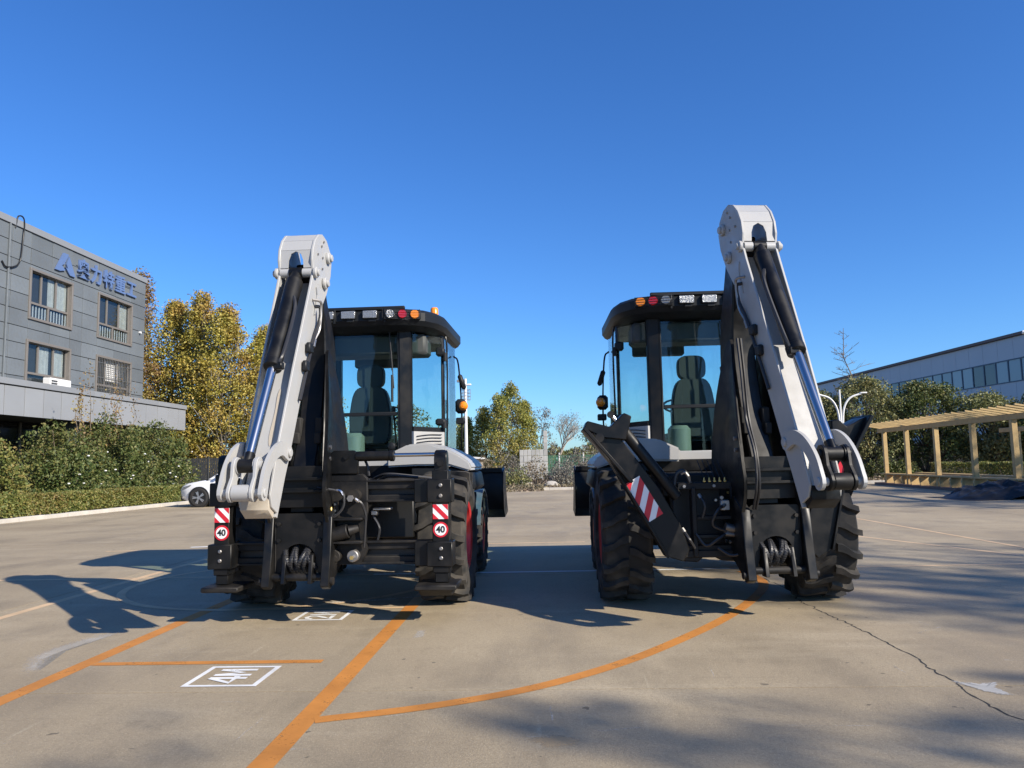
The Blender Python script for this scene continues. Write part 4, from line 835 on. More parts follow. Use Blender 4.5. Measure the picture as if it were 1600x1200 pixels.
def centre_mount_frame(root, xk):
    yb = -.86
    fr = obj('rear_frame', box(NB(), (-.52, yb, 1.08), (.60, yb + .12, 1.145), .008), 'frame', root)
    obj('lower_beam', box(NB(), (-.52, yb, .49), (.66, yb + .12, .555), .008), 'frame', fr)
    for a, b in ((-.40, -.36), (-.06, -.02), (.60, .66)):
        obj('upright', box(NB(), (a, yb - .02, .5), (b, yb + .10, 1.10), .006), 'frame', fr)
    for z in (.82, .66): obj('tray', box(NB(), (-.36, yb - .02, z), (-.04, yb + .08, z + .03), .004), 'frame', fr)
    obj('back_plate', box(NB(), (-.52, yb + .25, .55), (.62, yb + .28, 1.08), .008), 'inkblack', fr)
    bm = NB(); prism(bm, [(-.60, .60), (-.50, .46), (-.36, .45), (-.28, .52), (-.15, .46), (.0, .45), (.10, .53), (.10, .60)], 'y', yb + .02, yb + .10, .01); obj('lower_plate', bm, 'frame', fr)
    obj('valve_block', box(NB(), (-.16, yb - .06, .90), (-.08, yb, .99), .006), 'steel', fr)
    bm = NB(); cyl(bm, (-.15, yb - .07, 1.01), (-.15, yb - .02, 1.01), .016, n=8); cyl(bm, (-.20, yb - .06, .99), (-.20, yb - .02, .99), .012, n=8); cyl(bm, (-.13, yb - .06, .76), (-.05, yb - .05, .74), .035, n=12); cyl(bm, (-.13, yb - .06, .70), (-.05, yb - .05, .69), .02, n=12); obj('fitting', bm, 'steel', fr)
    for i in range(5):
        xx = -.28 + i * .045; bm = NB(); cyl(bm, (xx, yb + .0, 1.145), (xx, yb + .0, 1.185), .011, .006, n=8); box(bm, (xx - .012, yb - .012, 1.145), (xx + .012, yb + .012, 1.16), .003); lv = obj('control_clevis', bm, 'brass', fr)
        bm = NB(); tube(bm, [(xx, yb, 1.18), (xx - .005, yb + .25, 1.34)], .004, 4); obj('control_rod', bm, 'frame', lv)
    bm = NB(); tube(bm, curve([(-.55, yb, 1.10), (-.52, yb, 1.22), (-.45, yb, 1.24), (-.40, yb, 1.14)], 5), .02, 7); obj('hose', bm, 'hose', fr)
    bm = NB(); tube(bm, curve([(-.48, yb, 1.22), (-.45, yb - .01, 1.235), (-.42, yb - .01, 1.20)], 4), .013, 6); obj('fitting', bm, 'steel', fr)
    for P in ([(-.10, yb - .05, .72), (-.2, yb - .09, .66), (-.30, yb - .06, .60), (-.38, yb - .03, .70)], [(-.12, yb - .05, .95), (-.2, yb - .10, .90), (-.24, yb - .08, .78), (-.12, yb - .07, .72)], [(-.34, yb - .03, 1.04), (-.30, yb - .08, .95), (-.32, yb - .06, .84)], [(-.50, yb - .05, .75), (-.45, yb - .10, .66), (-.40, yb - .06, .58)], [(.05, yb - .08, .62), (.0, yb - .14, .55), (-.1, yb - .10, .52), (-.2, yb - .06, .58)]):
        obj('hose', tube(NB(), curve(P, 6), .013, 6), 'hose', fr); obj('fitting', cyl(NB(), Vector(P[0]), Vector(P[0]).lerp(Vector(P[1]), .35), .017, n=8), 'steel', fr)
    for xx in (-.46, -.2, .0): obj('bolt', cyl(NB(), (xx, yb - .002, 1.112), (xx, yb - .02, 1.112), .014, n=6), 'steel', fr)
    # folded stabilizer legs
    for s in (-1, 1):
        px, pz = (-.56, .56) if s < 0 else (.66, .58); tx, tz = (-1.15, 1.56) if s < 0 else (.88, 1.40)
        d = Vector((tx - px, tz - pz)).normalized(); nn = Vector((-d.y, d.x)) * (1 if s < 0 else -1)      # outward
        p = Vector((px, pz)); t = Vector((tx, tz)); inn = -nn
        y0, y1 = yb - .12, yb + .02
        def Q(v, off): q = v + nn * off; return (q.x, q.y)
        poly = [Q(p, .09), Q(p + d * .25, .09), Q(t, .06), Q(t + d * .06, .0), Q(t, -.10), Q(p + d * .55, -.16), Q(p + d * .2, -.15), Q(p - d * .04, -.10), Q(p - d * .10, .0)]
        lg = obj('stabilizer_arm', prism(NB(), poly, 'y', y0, y1, .008), 'black', fr)
        obj('arm_flange', prism(NB(), [Q(p, .085), Q(p, .105), Q(t, .075), Q(t, .055)], 'y', y0 - .03, y1 + .06, .004), 'black', lg)
        bm = NB(); c0 = t + inn * .17 - d * .02; c1 = p + d * .38 + inn * .26
        cyl(bm, (c0.x, yb - .08, c0.y), (c1.x, yb - .06, c1.y), .05, n=16, b=.006); c2 = c0 + (c0 - c1).normalized() * .16
        cl = obj('stabilizer_cylinder', bm, 'black', lg)
        obj('rod', cyl(NB(), (c0.x, yb - .08, c0.y), (c2.x, yb - .08, c2.y), .024, n=12), 'chrome', cl)
        bm = NB(); cyl(bm, (c2.x, yb - .11, c2.y), (c2.x, yb - .05, c2.y), .03, n=14); obj('rod_eye', bm, 'frame', cl)
        # foot: plate folded outward with gusset
        if s < 0: F = [(t + nn * .02), (t + nn * .12 + d * .16), (t + nn * .06 + d * .20), (t - nn * .08 + d * .05), (t - nn * .25 + d * .09), (t - nn * .29 + d * .03), (t - nn * .14 - d * .12)]
        else: F = [Vector(q) for q in ((.80, 1.40), (.94, 1.37), (1.12, 1.69), (1.05, 1.665), (.93, 1.60), (.86, 1.665), (.80, 1.655))]
        bm = NB(); prism(bm, [(v.x, v.y) for v in F], 'y', y0 - .04, y1 + .10, .008); ft = obj('foot', bm, 'black', lg)
        a = F[1] if s < 0 else F[1]; b = F[0] - d * .45 if s < 0 else F[2]
        ln = (b - a).normalized(); pn = Vector((-ln.y, ln.x)) * .016
        bm = NB(); prism(bm, [tuple(a + pn), tuple(b + pn), tuple(b - pn), tuple(a - pn)], 'y', y0 - .12, y1 + .16, .006); obj('foot_plate', bm, 'black', ft)
        bm = NB(); cc = t + nn * (.06 if s < 0 else .05); cyl(bm, (cc.x, y0 - .07, cc.y + .02), (cc.x, y0 - .03, cc.y + .02), .04, n=14); obj('foot_pin', bm, 'frame', ft)
        if s < 0:
            a = p + d * .34; b = p + d * .72
            c_ = [a + nn * .07, a - nn * .07, b - nn * .07, b + nn * .07]
            hazard_board(lg, [(v.x, y0 - .012, v.y) for v in c_], 4, slope=-1)
        else:
            obj('reflector', plate(NB(), [((p + d * .62 - nn * .03).x, y0 - .006, (p + d * .62).y), ((p + d * .62 + nn * .06).x, y0 - .006, (p + d * .62).y), ((p + d * .9 + nn * .05).x, y0 - .006, (p + d * .9).y)], .006), 'redfilm', lg, 0)
    bm = NB(); tube(bm, curve([(.0, -.55, 2.2), (.03, -.68, 1.8), (.08, -.80, 1.4), (.10, -.86, 1.0), (.09, -.85, .8)], 5), .024, 7); obj('hose', bm, 'hose', fr)

mL = thing('backhoe_loader', 'grey-white and black backhoe loader with two 40 speed signs, its folded arm at its left', 'backhoe loader', (-1.96, 7.82, 0), R(-1.2), 'backhoe loaders')
chassis(mL, 1.19); cab(mL, 0.0, True, 1).location.x = -.06; side_shift_frame(mL); kingpost(mL, -.18, -.15); arm(mL, -.18, .965, 'white', 1, -.15)
mR = thing('backhoe_loader', 'grey-white and black backhoe loader with slanting folded stabilizers and striped board, near the pergola', 'backhoe loader', (1.65, 7.76, 0), R(.6), 'backhoe loaders')
chassis(mR, 1.17); cab(mR, .05, False, -1); centre_mount_frame(mR, .3); kingpost(mR, .24, -.08, R(5)); arm(mR, .205, 1.08, 'black', -1, -.06, R(7))

# ------------------------------------------------------------------ vegetation helpers
def leaves_mesh(name, pts, size, jitter=.4, up=0.0):
    n = len(pts); pts = np.asarray(pts, dtype=np.float32)
    a = rng.normal(size=(n, 3)); a[:, 2] += up * 0; a /= np.linalg.norm(a, axis=1)[:, None]
    b = rng.normal(size=(n, 3)); b -= (a * b).sum(1)[:, None] * a; b /= np.linalg.norm(b, axis=1)[:, None]
    sz = size * (1 + jitter * rng.uniform(-1, 1, n))[:, None]
    v = np.empty((n, 4, 3), np.float32)
    v[:, 0] = pts - a * sz * .5; v[:, 1] = pts + b * sz * .30; v[:, 2] = pts + a * sz * .5; v[:, 3] = pts - b * sz * .30
    me = bpy.data.meshes.new(name); me.vertices.add(4 * n); me.vertices.foreach_set('co', v.ravel())
    me.loops.add(4 * n); me.loops.foreach_set('vertex_index', np.arange(4 * n, dtype=np.int32))
    me.polygons.add(n); me.polygons.foreach_set('loop_start', np.arange(0, 4 * n, 4, dtype=np.int32)); me.polygons.foreach_set('loop_total', np.full(n, 4, np.int32))
    me.update(); me.validate(); return me
def clumps(centers, per, rad, squash=1.0):
    out = []
    for c in centers:
        r = rad * rng.uniform(.6, 1.25); k = int(per * rng.uniform(.6, 1.4))
        d = rng.normal(size=(k, 3)); d /= np.linalg.norm(d, axis=1)[:, None]; d *= (rng.uniform(.25, 1, k) ** .6)[:, None] * r; d[:, 2] *= squash
        out.append(np.asarray(c) + d)
    return np.concatenate(out)
def limb(bm, p, q, r0, r1, sag=.1, n=5, sides=5):
    p = Vector(p); q = Vector(q); L = (q - p).length
    P = [p.lerp(q, i / n) + Vector((random.uniform(-1, 1), random.uniform(-1, 1), random.uniform(-.5, .5))) * L * .04 * (0 < i < n) for i in range(n + 1)]
    tube(bm, P, r0, sides, r1); return P
def tree(name, label, cat, loc, H, rad, leaf, lsize, nclump, per, crad, trunk_h=.18, shape='column', trunkr=.12, bark='bark', group=None, limewash=False, spread=1.0):
    t = thing(name, label, cat, loc, 0, group)
    cs = []
    for i in range(nclump):
        f = rng.uniform(0, 1); z = H * (trunk_h + (1 - trunk_h) * f); a = rng.uniform(0, 2 * math.pi)
        if shape == 'column': env = rad * (min(1, .55 + f * 1.8) if f < .3 else 1.05 - .98 * ((f - .3) / .7) ** 1.25)
        elif shape == 'cone': env = rad * (1.02 - .95 * f)
        elif shape == 'round': env = rad * math.sqrt(max(.02, 1 - (2 * f - .85) ** 2 / 1.35))
        else: env = rad * (.35 + .8 * f)
        rr = env * math.sqrt(rng.uniform(.12, 1)); cs.append((rr * math.cos(a), rr * math.sin(a), z))
    bm = NB(); tr = limb(bm, (0, 0, -.1), (rng.uniform(-.2, .2), rng.uniform(-.2, .2), H * (.93 if shape in ('column', 'cone') else .6)), trunkr, trunkr * .18, n=7, sides=7)
    for c in cs[::2]:
        z0 = max(H * trunk_h * .8, c[2] - rng.uniform(.5, 1.0) * (abs(c[0]) + abs(c[1])) - .2); z0 = min(z0, H * .85)
        k = z0 / (H * .93) * 7; p = tr[min(7, max(0, int(k)))]; limb(bm, p, c, trunkr * .28, .012, n=3, sides=4)
    obj('trunk', bm, bark, t, 30)
    if limewash: obj('limewash', lathe(NB(), [(0, trunkr * 1.12), (1.1, trunkr * 1.02)], 'z', (0, 0, 0), 10), 'limewash', t)
    pts = clumps(cs, per, crad, .9)
    pts = pts[pts[:, 2] > .25]
    obj('crown', leaves_mesh('crown', pts, lsize), leaf, t); return t
def bare_tree(name, label, loc, H, spread, rec=5, r0=.1, bark='barkpale', group=None, lean=.0, sparse=None, lsize=.12, excurrent=False):
    t = thing(name, label, 'tree', loc, 0, group); bm = NB(); tips = []
    def grow(p, d, L, r, lev):
        q = p + d * L; m = p.lerp(q, .5) + Vector((random.uniform(-1, 1), random.uniform(-1, 1), random.uniform(-1, 1))) * L * .05
        tube(bm, [p, m, q], r, 5 if lev < 2 else 3, r * .68)
        if lev >= rec: tips.append(q); return
        k = random.choice((2, 3, 3)) if lev else 4
        for i in range(k):
            e = (d + Vector((random.uniform(-1, 1), random.uniform(-1, 1), random.uniform(-.25, .6))) * spread).normalized(); grow(q if random.random() < .7 else p.lerp(q, random.uniform(.55, .95)), e, L * random.uniform(.6, .85), r * .62, lev + 1)
    if excurrent:
        top = Vector((lean, 0, H)); P = limb(bm, (0, 0, -.1), top, r0, .012, n=10, sides=6)
        for k in range(54):
            f = random.uniform(.25, .97); b = P[int(f * 10)].lerp(P[min(10, int(f * 10) + 1)], f * 10 % 1); a = random.uniform(0, 6.28); L = H * .38 * (1.1 - f) * random.uniform(.5, 1.2)
            q = b + Vector((math.cos(a) * L, math.sin(a) * L, L * random.uniform(.1, .8))); PP = limb(bm, b, q, r0 * .32 * (1.2 - f), .010, n=4, sides=4)
            for m in range(3):
                c = PP[random.randint(1, 3)]; limb(bm, c, c + Vector((random.uniform(-1, 1), random.uniform(-1, 1), random.uniform(0, 1))) * L * .4, .012, .005, n=2, sides=3); tips.append(q)
    else: grow(Vector((0, 0, -.1)), Vector((lean, 0, 1)).normalized(), H * .27, r0, 0)
    obj('trunk', bm, bark, t, 30)
    if sparse:
        pts = np.array([tuple(x + Vector((random.gauss(0, .18), random.gauss(0, .18), random.gauss(0, .18)))) for x in tips for _ in range(sparse[1])]); obj('crown', leaves_mesh('crown', pts, lsize), sparse[0], t)
    return t
def shrub(name, label, cat, loc, dims, leaf, lsize, nclump, per, group=None, stems=7, crad=None):
    t = thing(name, label, cat, loc, 0, group); dx, dy, dz = dims; cs = []
    while len(cs) < nclump:
        p = rng.uniform(-1, 1, 3); p[2] = abs(p[2])
        q = np.linalg.norm(p * np.array([1, 1, .92]))
        if .35 < q < 1: cs.append((p[0] * dx, p[1] * dy, p[2] * dz))
    bm = NB()
    for c in cs[:stems * 3]: limb(bm, (c[0] * .2, c[1] * .2, -.05), c, .03, .008, n=3, sides=4)
    obj('stem', bm, 'bark', t, 30)
    pts = clumps(cs, per, crad or min(dims) * .3); pts = pts[pts[:, 2] > .05]
    obj('foliage', leaves_mesh('foliage', pts, lsize), leaf, t); return t
def hedge(name, label, a, b, wd, hgt, leaf, lsize, n, group=None):
    a = Vector(a); b = Vector(b); d = b - a; L = d.length; t = thing(name, label, 'hedge', (a.x, a.y, .09), math.atan2(d.y, d.x), group)
    bm = NB()
    for i in range(int(L * 3)): limb(bm, (i / 3 + .1, random.uniform(-.3, .3) * wd, 0), (i / 3 + random.uniform(-.1, .3), random.uniform(-.35, .35) * wd, hgt * .9), .014, .005, n=2, sides=4)
    obj('stem', bm, 'bark', t, 30)
    u = rng.uniform(0, 1, n); s = rng.choice(3, n, p=[.45, .45, .10])
    x = rng.uniform(0, L, n); dep = np.abs(rng.normal(0, .07, n))
    yy = np.where(s == 0, rng.uniform(-.5, .5, n) * wd, np.where(s == 1, -wd / 2 + dep, wd / 2 - dep)); zz = np.where(s == 0, hgt - dep, rng.uniform(.03, 1, n) * hgt)
    bulge = .05 * np.sin(x * 3.1) + .04 * np.sin(x * 7.7 + 1); zz = zz * (1 + bulge * .8); yy += bulge * .4
    obj('foliage', leaves_mesh('foliage', np.stack([x, yy, zz], 1), lsize), leaf, t); return t

# ------------------------------------------------------------------ left: office building
ob = thing('office_building', 'grey panelled three-storey office building with blue sign on its facade', 'building', (-24, 32, 0))
def W(lo, hi): return tuple(lo[i] - (-24, 32, 0)[i] for i in range(3)), tuple(hi[i] - (-24, 32, 0)[i] for i in range(3))
def obox(name, lo, hi, m, par=ob, b=0): lo, hi = W(lo, hi); return obj(name, box(NB(), lo, hi, b), m, par, 0)
wins = [(34.3, 37.4, 8.6, 10.85), (39.8, 43.05, 8.62, 10.9), (34.25, 37.4, 5.3, 7.45), (39.8, 43.1, 5.3, 7.5), (28.4, 31.4, 8.6, 10.85), (28.4, 31.4, 5.3, 7.45)]
core = obox('wall', (-38, 14, -.1), (-24.28, 44.55, 12.75), 'coredark')
obox('roof_edge', (-38.1, 14, 12.62), (-23.93, 44.66, 12.92), 'capmetal')
YE = [14, 16.6, 19.0, 21.4, 23.8, 26.2, 28.4, 29.9, 31.4, 33.0, 34.28, 35.84, 37.42, 38.4, 39.78, 41.42, 43.08, 44.6]
ZE = [5.0 + .7636 * i for i in range(11)]; ZE[-1] = 12.62
for j in range(len(ZE) - 1):
    for i in range(len(YE) - 1):
        y0, y1, z0, z1 = YE[i], YE[i + 1], ZE[j], ZE[j + 1]
        cut = [w_ for w_ in wins if w_[0] - .2 < (y0 + y1) / 2 < w_[1] + .2 and z1 > w_[2] and z0 < w_[3]]
        segs = [(z0, z1)]
        for w_ in cut:
            ns = []
            for a, b in segs:
                if a < w_[2] - .03: ns.append((a, min(b, w_[2])))
                if b > w_[3] + .03: ns.append((max(a, w_[3]), b))
            segs = ns
        for a, b in segs:
            if b - a > .05: lo, hi = W((-24.27, y0 + .014, a + .014), (-24.0 + random.uniform(-.010, .004), y1 - .014, b - .014)); obj('wall_panel', box(NB(), lo, hi, .006), 'panel', core, 0)
for (y0, y1, z0, z1) in wins[:4]:
    wr = obox('window', (-24.26, y0 + .02, z0 + .02), (-24.245, y1 - .02, z1 - .02), 'coredark')
    fw = .10
    for lo, hi in (((y0 - .1, z1 - .02), (y1 + .1, z1 + .10)), ((y0 - .1, z0 - .10), (y1 + .1, z0 + .02)), ((y0 - .1, z0 + .02), (y0 + .02, z1 - .02)), ((y1 - .02, z0 + .02), (y1 + .1, z1 - .02))):
        obox('surround', (-24.25, lo[0], lo[1]), (-23.93, hi[0], hi[1]), 'winframe', wr, .008)
    zm = z0 + (z1 - z0) * .33; L = y1 - y0
    cells = [(y0 + .02, y0 + L * .31, zm, z1), (y0 + L * .31, y0 + L * .67, zm, z1), (y0 + L * .67, y1 - .02, zm, z1), (y0 + .02, y0 + L * .5, z0, zm), (y0 + L * .5, y1 - .02, z0, zm)]
    for k, (a, b, c, d) in enumerate(cells):
        obox('pane', (-24.16, a + .04, c + .05), (-24.15, b - .04, d - .05), 'housepane', wr)
        for lo, hi in (((a, c), (a + .05, d)), ((b - .05, c), (b, d)), ((a + .05, c), (b - .05, c + .05)), ((a + .05, d - .05), (b - .05, d))):
            obox('mullion', (-24.19, lo[0], lo[1]), (-24.11, hi[0], hi[1]), 'winframe', wr)
    for (a, b, c, d) in {10.85: [(.50, .66, .33, 1), (.68, .97, .33, 1)], 10.9: [(.68, .97, .33, .97)], 7.45: [(.33, .60, .30, .97), (.70, .95, .30, .97)], 7.5: [(.32, .60, .45, .97)]}[z1]:
        bm = NB(); P = [(-24.215 - random.uniform(0, .02) - .012 * (i % 2), y0 + L * (a + (b - a) * i / 16)) for i in range(17)]
        lo = z0 + (z1 - z0) * c; hi = z0 + (z1 - z0) * d
        Q = [(x + .008, y) for x, y in P[::-1]]; prism(bm, [(x + 24, y - 32) for x, y in P + Q], 'z', lo, hi); obj('curtain', bm, 'curtain', wr, 0)
    if z1 in (10.85, 10.9):
        for i in range(14): yy = y0 + .1 + (L - .2) * i / 13; obox('baluster', (-24.225, yy - .03, z0 + .06), (-24.20, yy + .03, zm - .08), 'offwhite', wr)
    if z1 == 7.5:
        for i in range(22): yy = y0 + .03 + (L - .06) * i / 21; obox('bar', (-23.985, yy - .014, z0), (-23.955, yy + .014, z1), 'rimsilver', wr)
        for zz in (z0 + .5, z0 + 1.1, z1 - .3): obox('bar', (-23.95, y0, zz - .015), (-23.925, y1, zz + .015), 'rimsilver', wr)
        for i in range(9): obox('blind_slat', (-24.14, y0 + L * .33, z0 + 1.0 + i * .11), (-24.12, y0 + L * .58, z0 + 1.08 + i * .11), 'offwhite', wr)
# air conditioner behind the parapet, downpipe, cable
ac = obox('air_conditioner', (-23.9, 35.3, 5.1), (-23.5, 36.9, 5.85), 'offwhite', ob, .03)
ac['label'] = 'white air conditioner unit under the lower window'
lo, hi = W((-23.49, 35.38, 5.15), (-23.49, 35.38, 5.15)); 
for i in range(5): obox('grille_slat', (-23.495, 35.36, 5.2 + i * .12), (-23.47, 35.78, 5.26 + i * .12), 'coredark', ac)
bm = NB(); tube(bm, curve([(-.05 + .07, 1.1, 12.5), (.10, 1.15, 13.05), (.10, 1.55, 13.0), (.08, 1.55, 12), (.08, 1.35, 10.9), (.06, .6, 10.55), (.05, .3, 10.75)], 6), .035, 6); obj('cable', bm, 'inkblack', ob)
bm = NB(); tube(bm, [(.04, .75, 12.6), (.04, .72, 5.1)], .05, 6); obj('downpipe', bm, 'panel', ob)
bm = NB(); cyl(bm, (0, 12.0, 9.5), (.12, 12.0, 9.5), .07, n=10); obj('lamp', bm, 'offwhite', ob)
# sign: logo and characters standing off the facade
sg = obj('sign', box(NB(), (.0, 5.7, 11.95), (.03, 11.0, 11.98)), 'panel', ob, 0)
S3 = [(3.95, 11.30), (4.55, 12.28), (4.95, 12.28), (4.62, 11.72), (4.42, 11.62), (4.72, 11.42), (4.3, 11.30)]
obj('emblem', prism(NB(), S3, 'x', .02, .10), 'signblue', sg, 0)
obj('emblem', prism(NB(), [(5.0, 12.2), (5.15, 11.95), (5.55, 11.25), (5.1, 11.25), (4.72, 11.58), (4.92, 11.55), (4.80, 11.75)], 'x', .02, .10), 'signblue', sg, 0)
for i, ch in enumerate('奥力特重工'):
    me = text_mesh(ch, 1.05, .05, .022); me.materials.append(M['signblue']); o = bpy.data.objects.new('character', me); C.objects.link(o); o.parent = sg
    o.location = (.06, 6.25 + i * 1.16, 11.78); o.rotation_euler = (R(90), 0, R(90))
# canopy with fascia panels
cp = obox('canopy', (-24.2, 14, 3.70), (-21.06, 43.80, 5.0), 'coredark')
y = 43.86; i = 0
while y > 15:
    y0 = y - (1.18 if i else .9)
    obox('fascia_panel', (-21.055, y0 + .02, 3.62), (-21.0, y - .02, 4.78), 'panellight', cp, .004)
    obox('cap_panel', (-21.35, y0 + .006, 4.83), (-20.93, y - .006, 5.07), 'capmetal', cp, .004); y = y0; i += 1
obox('fascia_panel', (-24.2, 43.81, 3.62), (-21.06, 43.86, 4.8), 'panellight', cp)
for yy in (20, 27, 34.5, 42): obox('column', (-22.2, yy, 0), (-21.7, yy + .5, 3.7), 'panel', ob)
obox('ground_floor_glass', (-24.1, 14, .3), (-24.05, 44.3, 3.6), 'darkglass')
for i in range(16): obox('ground_floor_mullion', (-24.05, 15 + i * 1.9, .1), (-23.97, 15.1 + i * 1.9, 3.65), 'winframe')

# ------------------------------------------------------------------ left: planting
hedge('clipped_hedge', 'low clipped yellow-green hedge along the kerb beside the office building', (-16.0, 14), (-15.15, 31.2), .95, .62, 'leaf_hedge', .075, 42000)
shr = 'large shrubs in front of the office building'
shrub('rounded_shrub', 'bushy olive shrub at the left picture edge below the canopy', 'shrub', (-18.2, 23.3, .05), (1.7, 1.9, 2.55), 'leaf_hedge', .11, 110, 130, shr, crad=.5)
shrub('rounded_shrub', 'dark green rose shrub with white blooms, first right of the gap between shrubs', 'shrub', (-18.0, 27.8, .05), (1.7, 1.9, 2.9), 'leaf_green', .11, 120, 130, shr, crad=.5)
shrub('rounded_shrub', 'dark green rose shrub, tall middle one below the barred window', 'shrub', (-18.0, 31.0, .05), (1.7, 2.1, 3.35), 'leaf_green', .11, 130, 130, shr, crad=.5)
s3 = shrub('rounded_shrub', 'dark green rose shrub at the right end of the row behind the white car', 'shrub', (-17.9, 34.6, .05), (1.6, 2.1, 3.2), 'leaf_green', .11, 120, 130, shr, crad=.5)
for o in [x for x in C.objects if x.name.startswith('rounded_shrub')][1:]:
    for k in range(7):
        a = random.uniform(-.9, .6); f = obj('rose', lathe(NB(), [(0, .01), (.03, .05), (.06, .045), (.07, .01)], 'z', (0, 0, 0), 7), 'offwhite', o); f.location = (1.45 * math.cos(a), 1.7 * math.sin(a), random.uniform(.5, 2.2))
t = thing('tall_shoots', 'slender reddish upright shoots rising above the shrubs in front of the canopy', 'shrub', (-18.3, 31, .05)); bm = NB(); pts = []
for k in range(9):
    y_ = -2.2 + k * .52; top = random.uniform(4.2, 5.6); P = limb(bm, (random.uniform(-.2, .2), y_, 1.5), (random.uniform(-.3, .3), y_ + random.uniform(-.3, .3), top), .025, .006, n=6, sides=4)
    for p in P[2:]:
        for m in range(22): pts.append(tuple(p + Vector((random.gauss(0, .09), random.gauss(0, .09), random.gauss(0, .22)))))
obj('stem', bm, 'bark', t, 30); obj('foliage', leaves_mesh('foliage', pts, .09), 'leaf_rust', t)
pop = 'yellow autumn trees beside the office building'
for (x, y_, H, r_, lf, lab) in ((-27.4, 50, 14.6, 2.5, 'leaf_rust', 'tall thinning rusty-leaved tree right against the office building corner'), (-25.2, 51, 12.6, 2.6, 'leaf_yellow', 'yellow autumn tree second from the office building corner'),
        (-23.0, 50, 12.9, 2.3, 'leaf_yellow', 'yellow autumn tree with pointed top, tallest right of the building'), (-20.8, 49, 11.7, 2.7, 'leaf_yellow', 'yellow autumn tree fourth from the office building, above the white car'),
        (-18.6, 50, 10.4, 2.7, 'leaf_yellow', 'yellow autumn tree rightmost of the row, next to the left machine'), (-16.4, 52, 10.2, 2.6, 'leaf_yellow', 'yellow autumn tree half hidden behind the left machine arm')):
    tree('autumn_tree', lab, 'tree', (x, y_, 0), H, r_, lf, .15, 330, 80, .72, .10, 'column', .13, 'barkpale', pop, True)
fn = thing('mesh_fence', 'dark mesh fence behind the white car under the yellow trees', 'fence', (-26, 44.8, 0))
for i in range(9): obj('fence_post', cyl(NB(), (i * 2, 0, 0), (i * 2, 0, 2.1), .04, n=8), 'fence', fn); 
for i in range(8):
    bm = NB()
    for k in range(9): tube(bm, [(i * 2 + .05, .0, .2 + k * .22), (i * 2 + 1.95, 0, .2 + k * .22)], .012, 3)
    for k in range(16): box(bm, (i * 2 + .08 + k * .119, -.01, .1), (i * 2 + .175 + k * .119, .01, 2.0))
    struct(obj('fence_panel', bm, 'fence', fn, 0), 'stuff')

# ------------------------------------------------------------------ white car
cr = thing('parked_car', 'white car parked side-on by the hedge, half hidden behind the left machine', 'car', (-13.3, 27.2, 0))
def loft(bm, secs):
    rings = [[bm.verts.new(p) for p in s] for s in secs]
    for A, B in zip(rings, rings[1:]):
        for i in range(len(A)): bm.faces.new((A[i], A[(i + 1) % len(A)], B[(i + 1) % len(A)], B[i]))
    bm.faces.new(rings[0][::-1]); bm.faces.new(rings[-1])
LOW = [(.02, .42, .30, .70), (.08, .30, .24, .78), (.35, .24, .10, .86), (.8, .22, .03, .93), (1.15, .22, .0, .97), (1.4, .22, .0, 1.0), (2.2, .22, .0, 1.02), (3.4, .24, .0, 1.04), (4.0, .30, .04, 1.06), (4.25, .40, .12, 1.05), (4.32, .5, .2, .98)]
def lowsec(x, zb, yi, zt): w_ = 1.78; return [(x, yi + .05, zb), (x, yi, zb + .12), (x, yi - .0, (zb + zt) / 2 + .08), (x, yi + .05, zt - .05), (x, yi + .12, zt), (x, w_ - yi - .12, zt), (x, w_ - yi - .05, zt - .05), (x, w_ - yi, (zb + zt) / 2), (x, w_ - yi, zb + .12), (x, w_ - yi - .05, zb)]
bm = NB(); loft(bm, [lowsec(*s) for s in LOW]); bd = obj('body', bm, 'carpaint', cr, 40)
GH = [(1.05, .96, .98), (1.55, 1.28, .98), (2.0, 1.48, .98), (2.5, 1.56, .98), (3.2, 1.55, .98), (3.8, 1.42, .98), (4.22, 1.04, .98)]
def gsec(x, zt, zb): f = (zt - zb) / .58; i = .09 + .16 * f; return [(x, .10, zb), (x, i, zt - .04), (x, i + .06, zt), (x, 1.78 - i - .06, zt), (x, 1.78 - i, zt - .04), (x, 1.68, zb)]
bm = NB(); loft(bm, [gsec(*s) for s in GH]); obj('cabin', bm, 'carpaint', cr, 40)
def side(x, z): f = (z - .98) / .58; return .10 + .15 * f - .012
for P in ([(1.42, 1.05), (1.80, 1.30), (2.12, 1.43), (2.42, 1.46), (2.42, 1.05)], [(2.50, 1.05), (2.50, 1.47), (3.15, 1.46), (3.25, 1.05)], [(3.33, 1.06), (3.25, 1.44), (3.6, 1.38), (3.9, 1.12)]):
    bm = NB(); plate(bm, [(x, side(x, z), z) for x, z in P], .012); obj('side_window', bm, 'darkglass', bd, 0)
bm = NB(); plate(bm, [(1.12, .22, 1.02), (1.58, .30, 1.31), (1.98, .36, 1.485), (1.98, 1.42, 1.485), (1.58, 1.48, 1.31), (1.12, 1.56, 1.02)], .02); obj('windscreen', bm, 'darkglass', bd, 0)
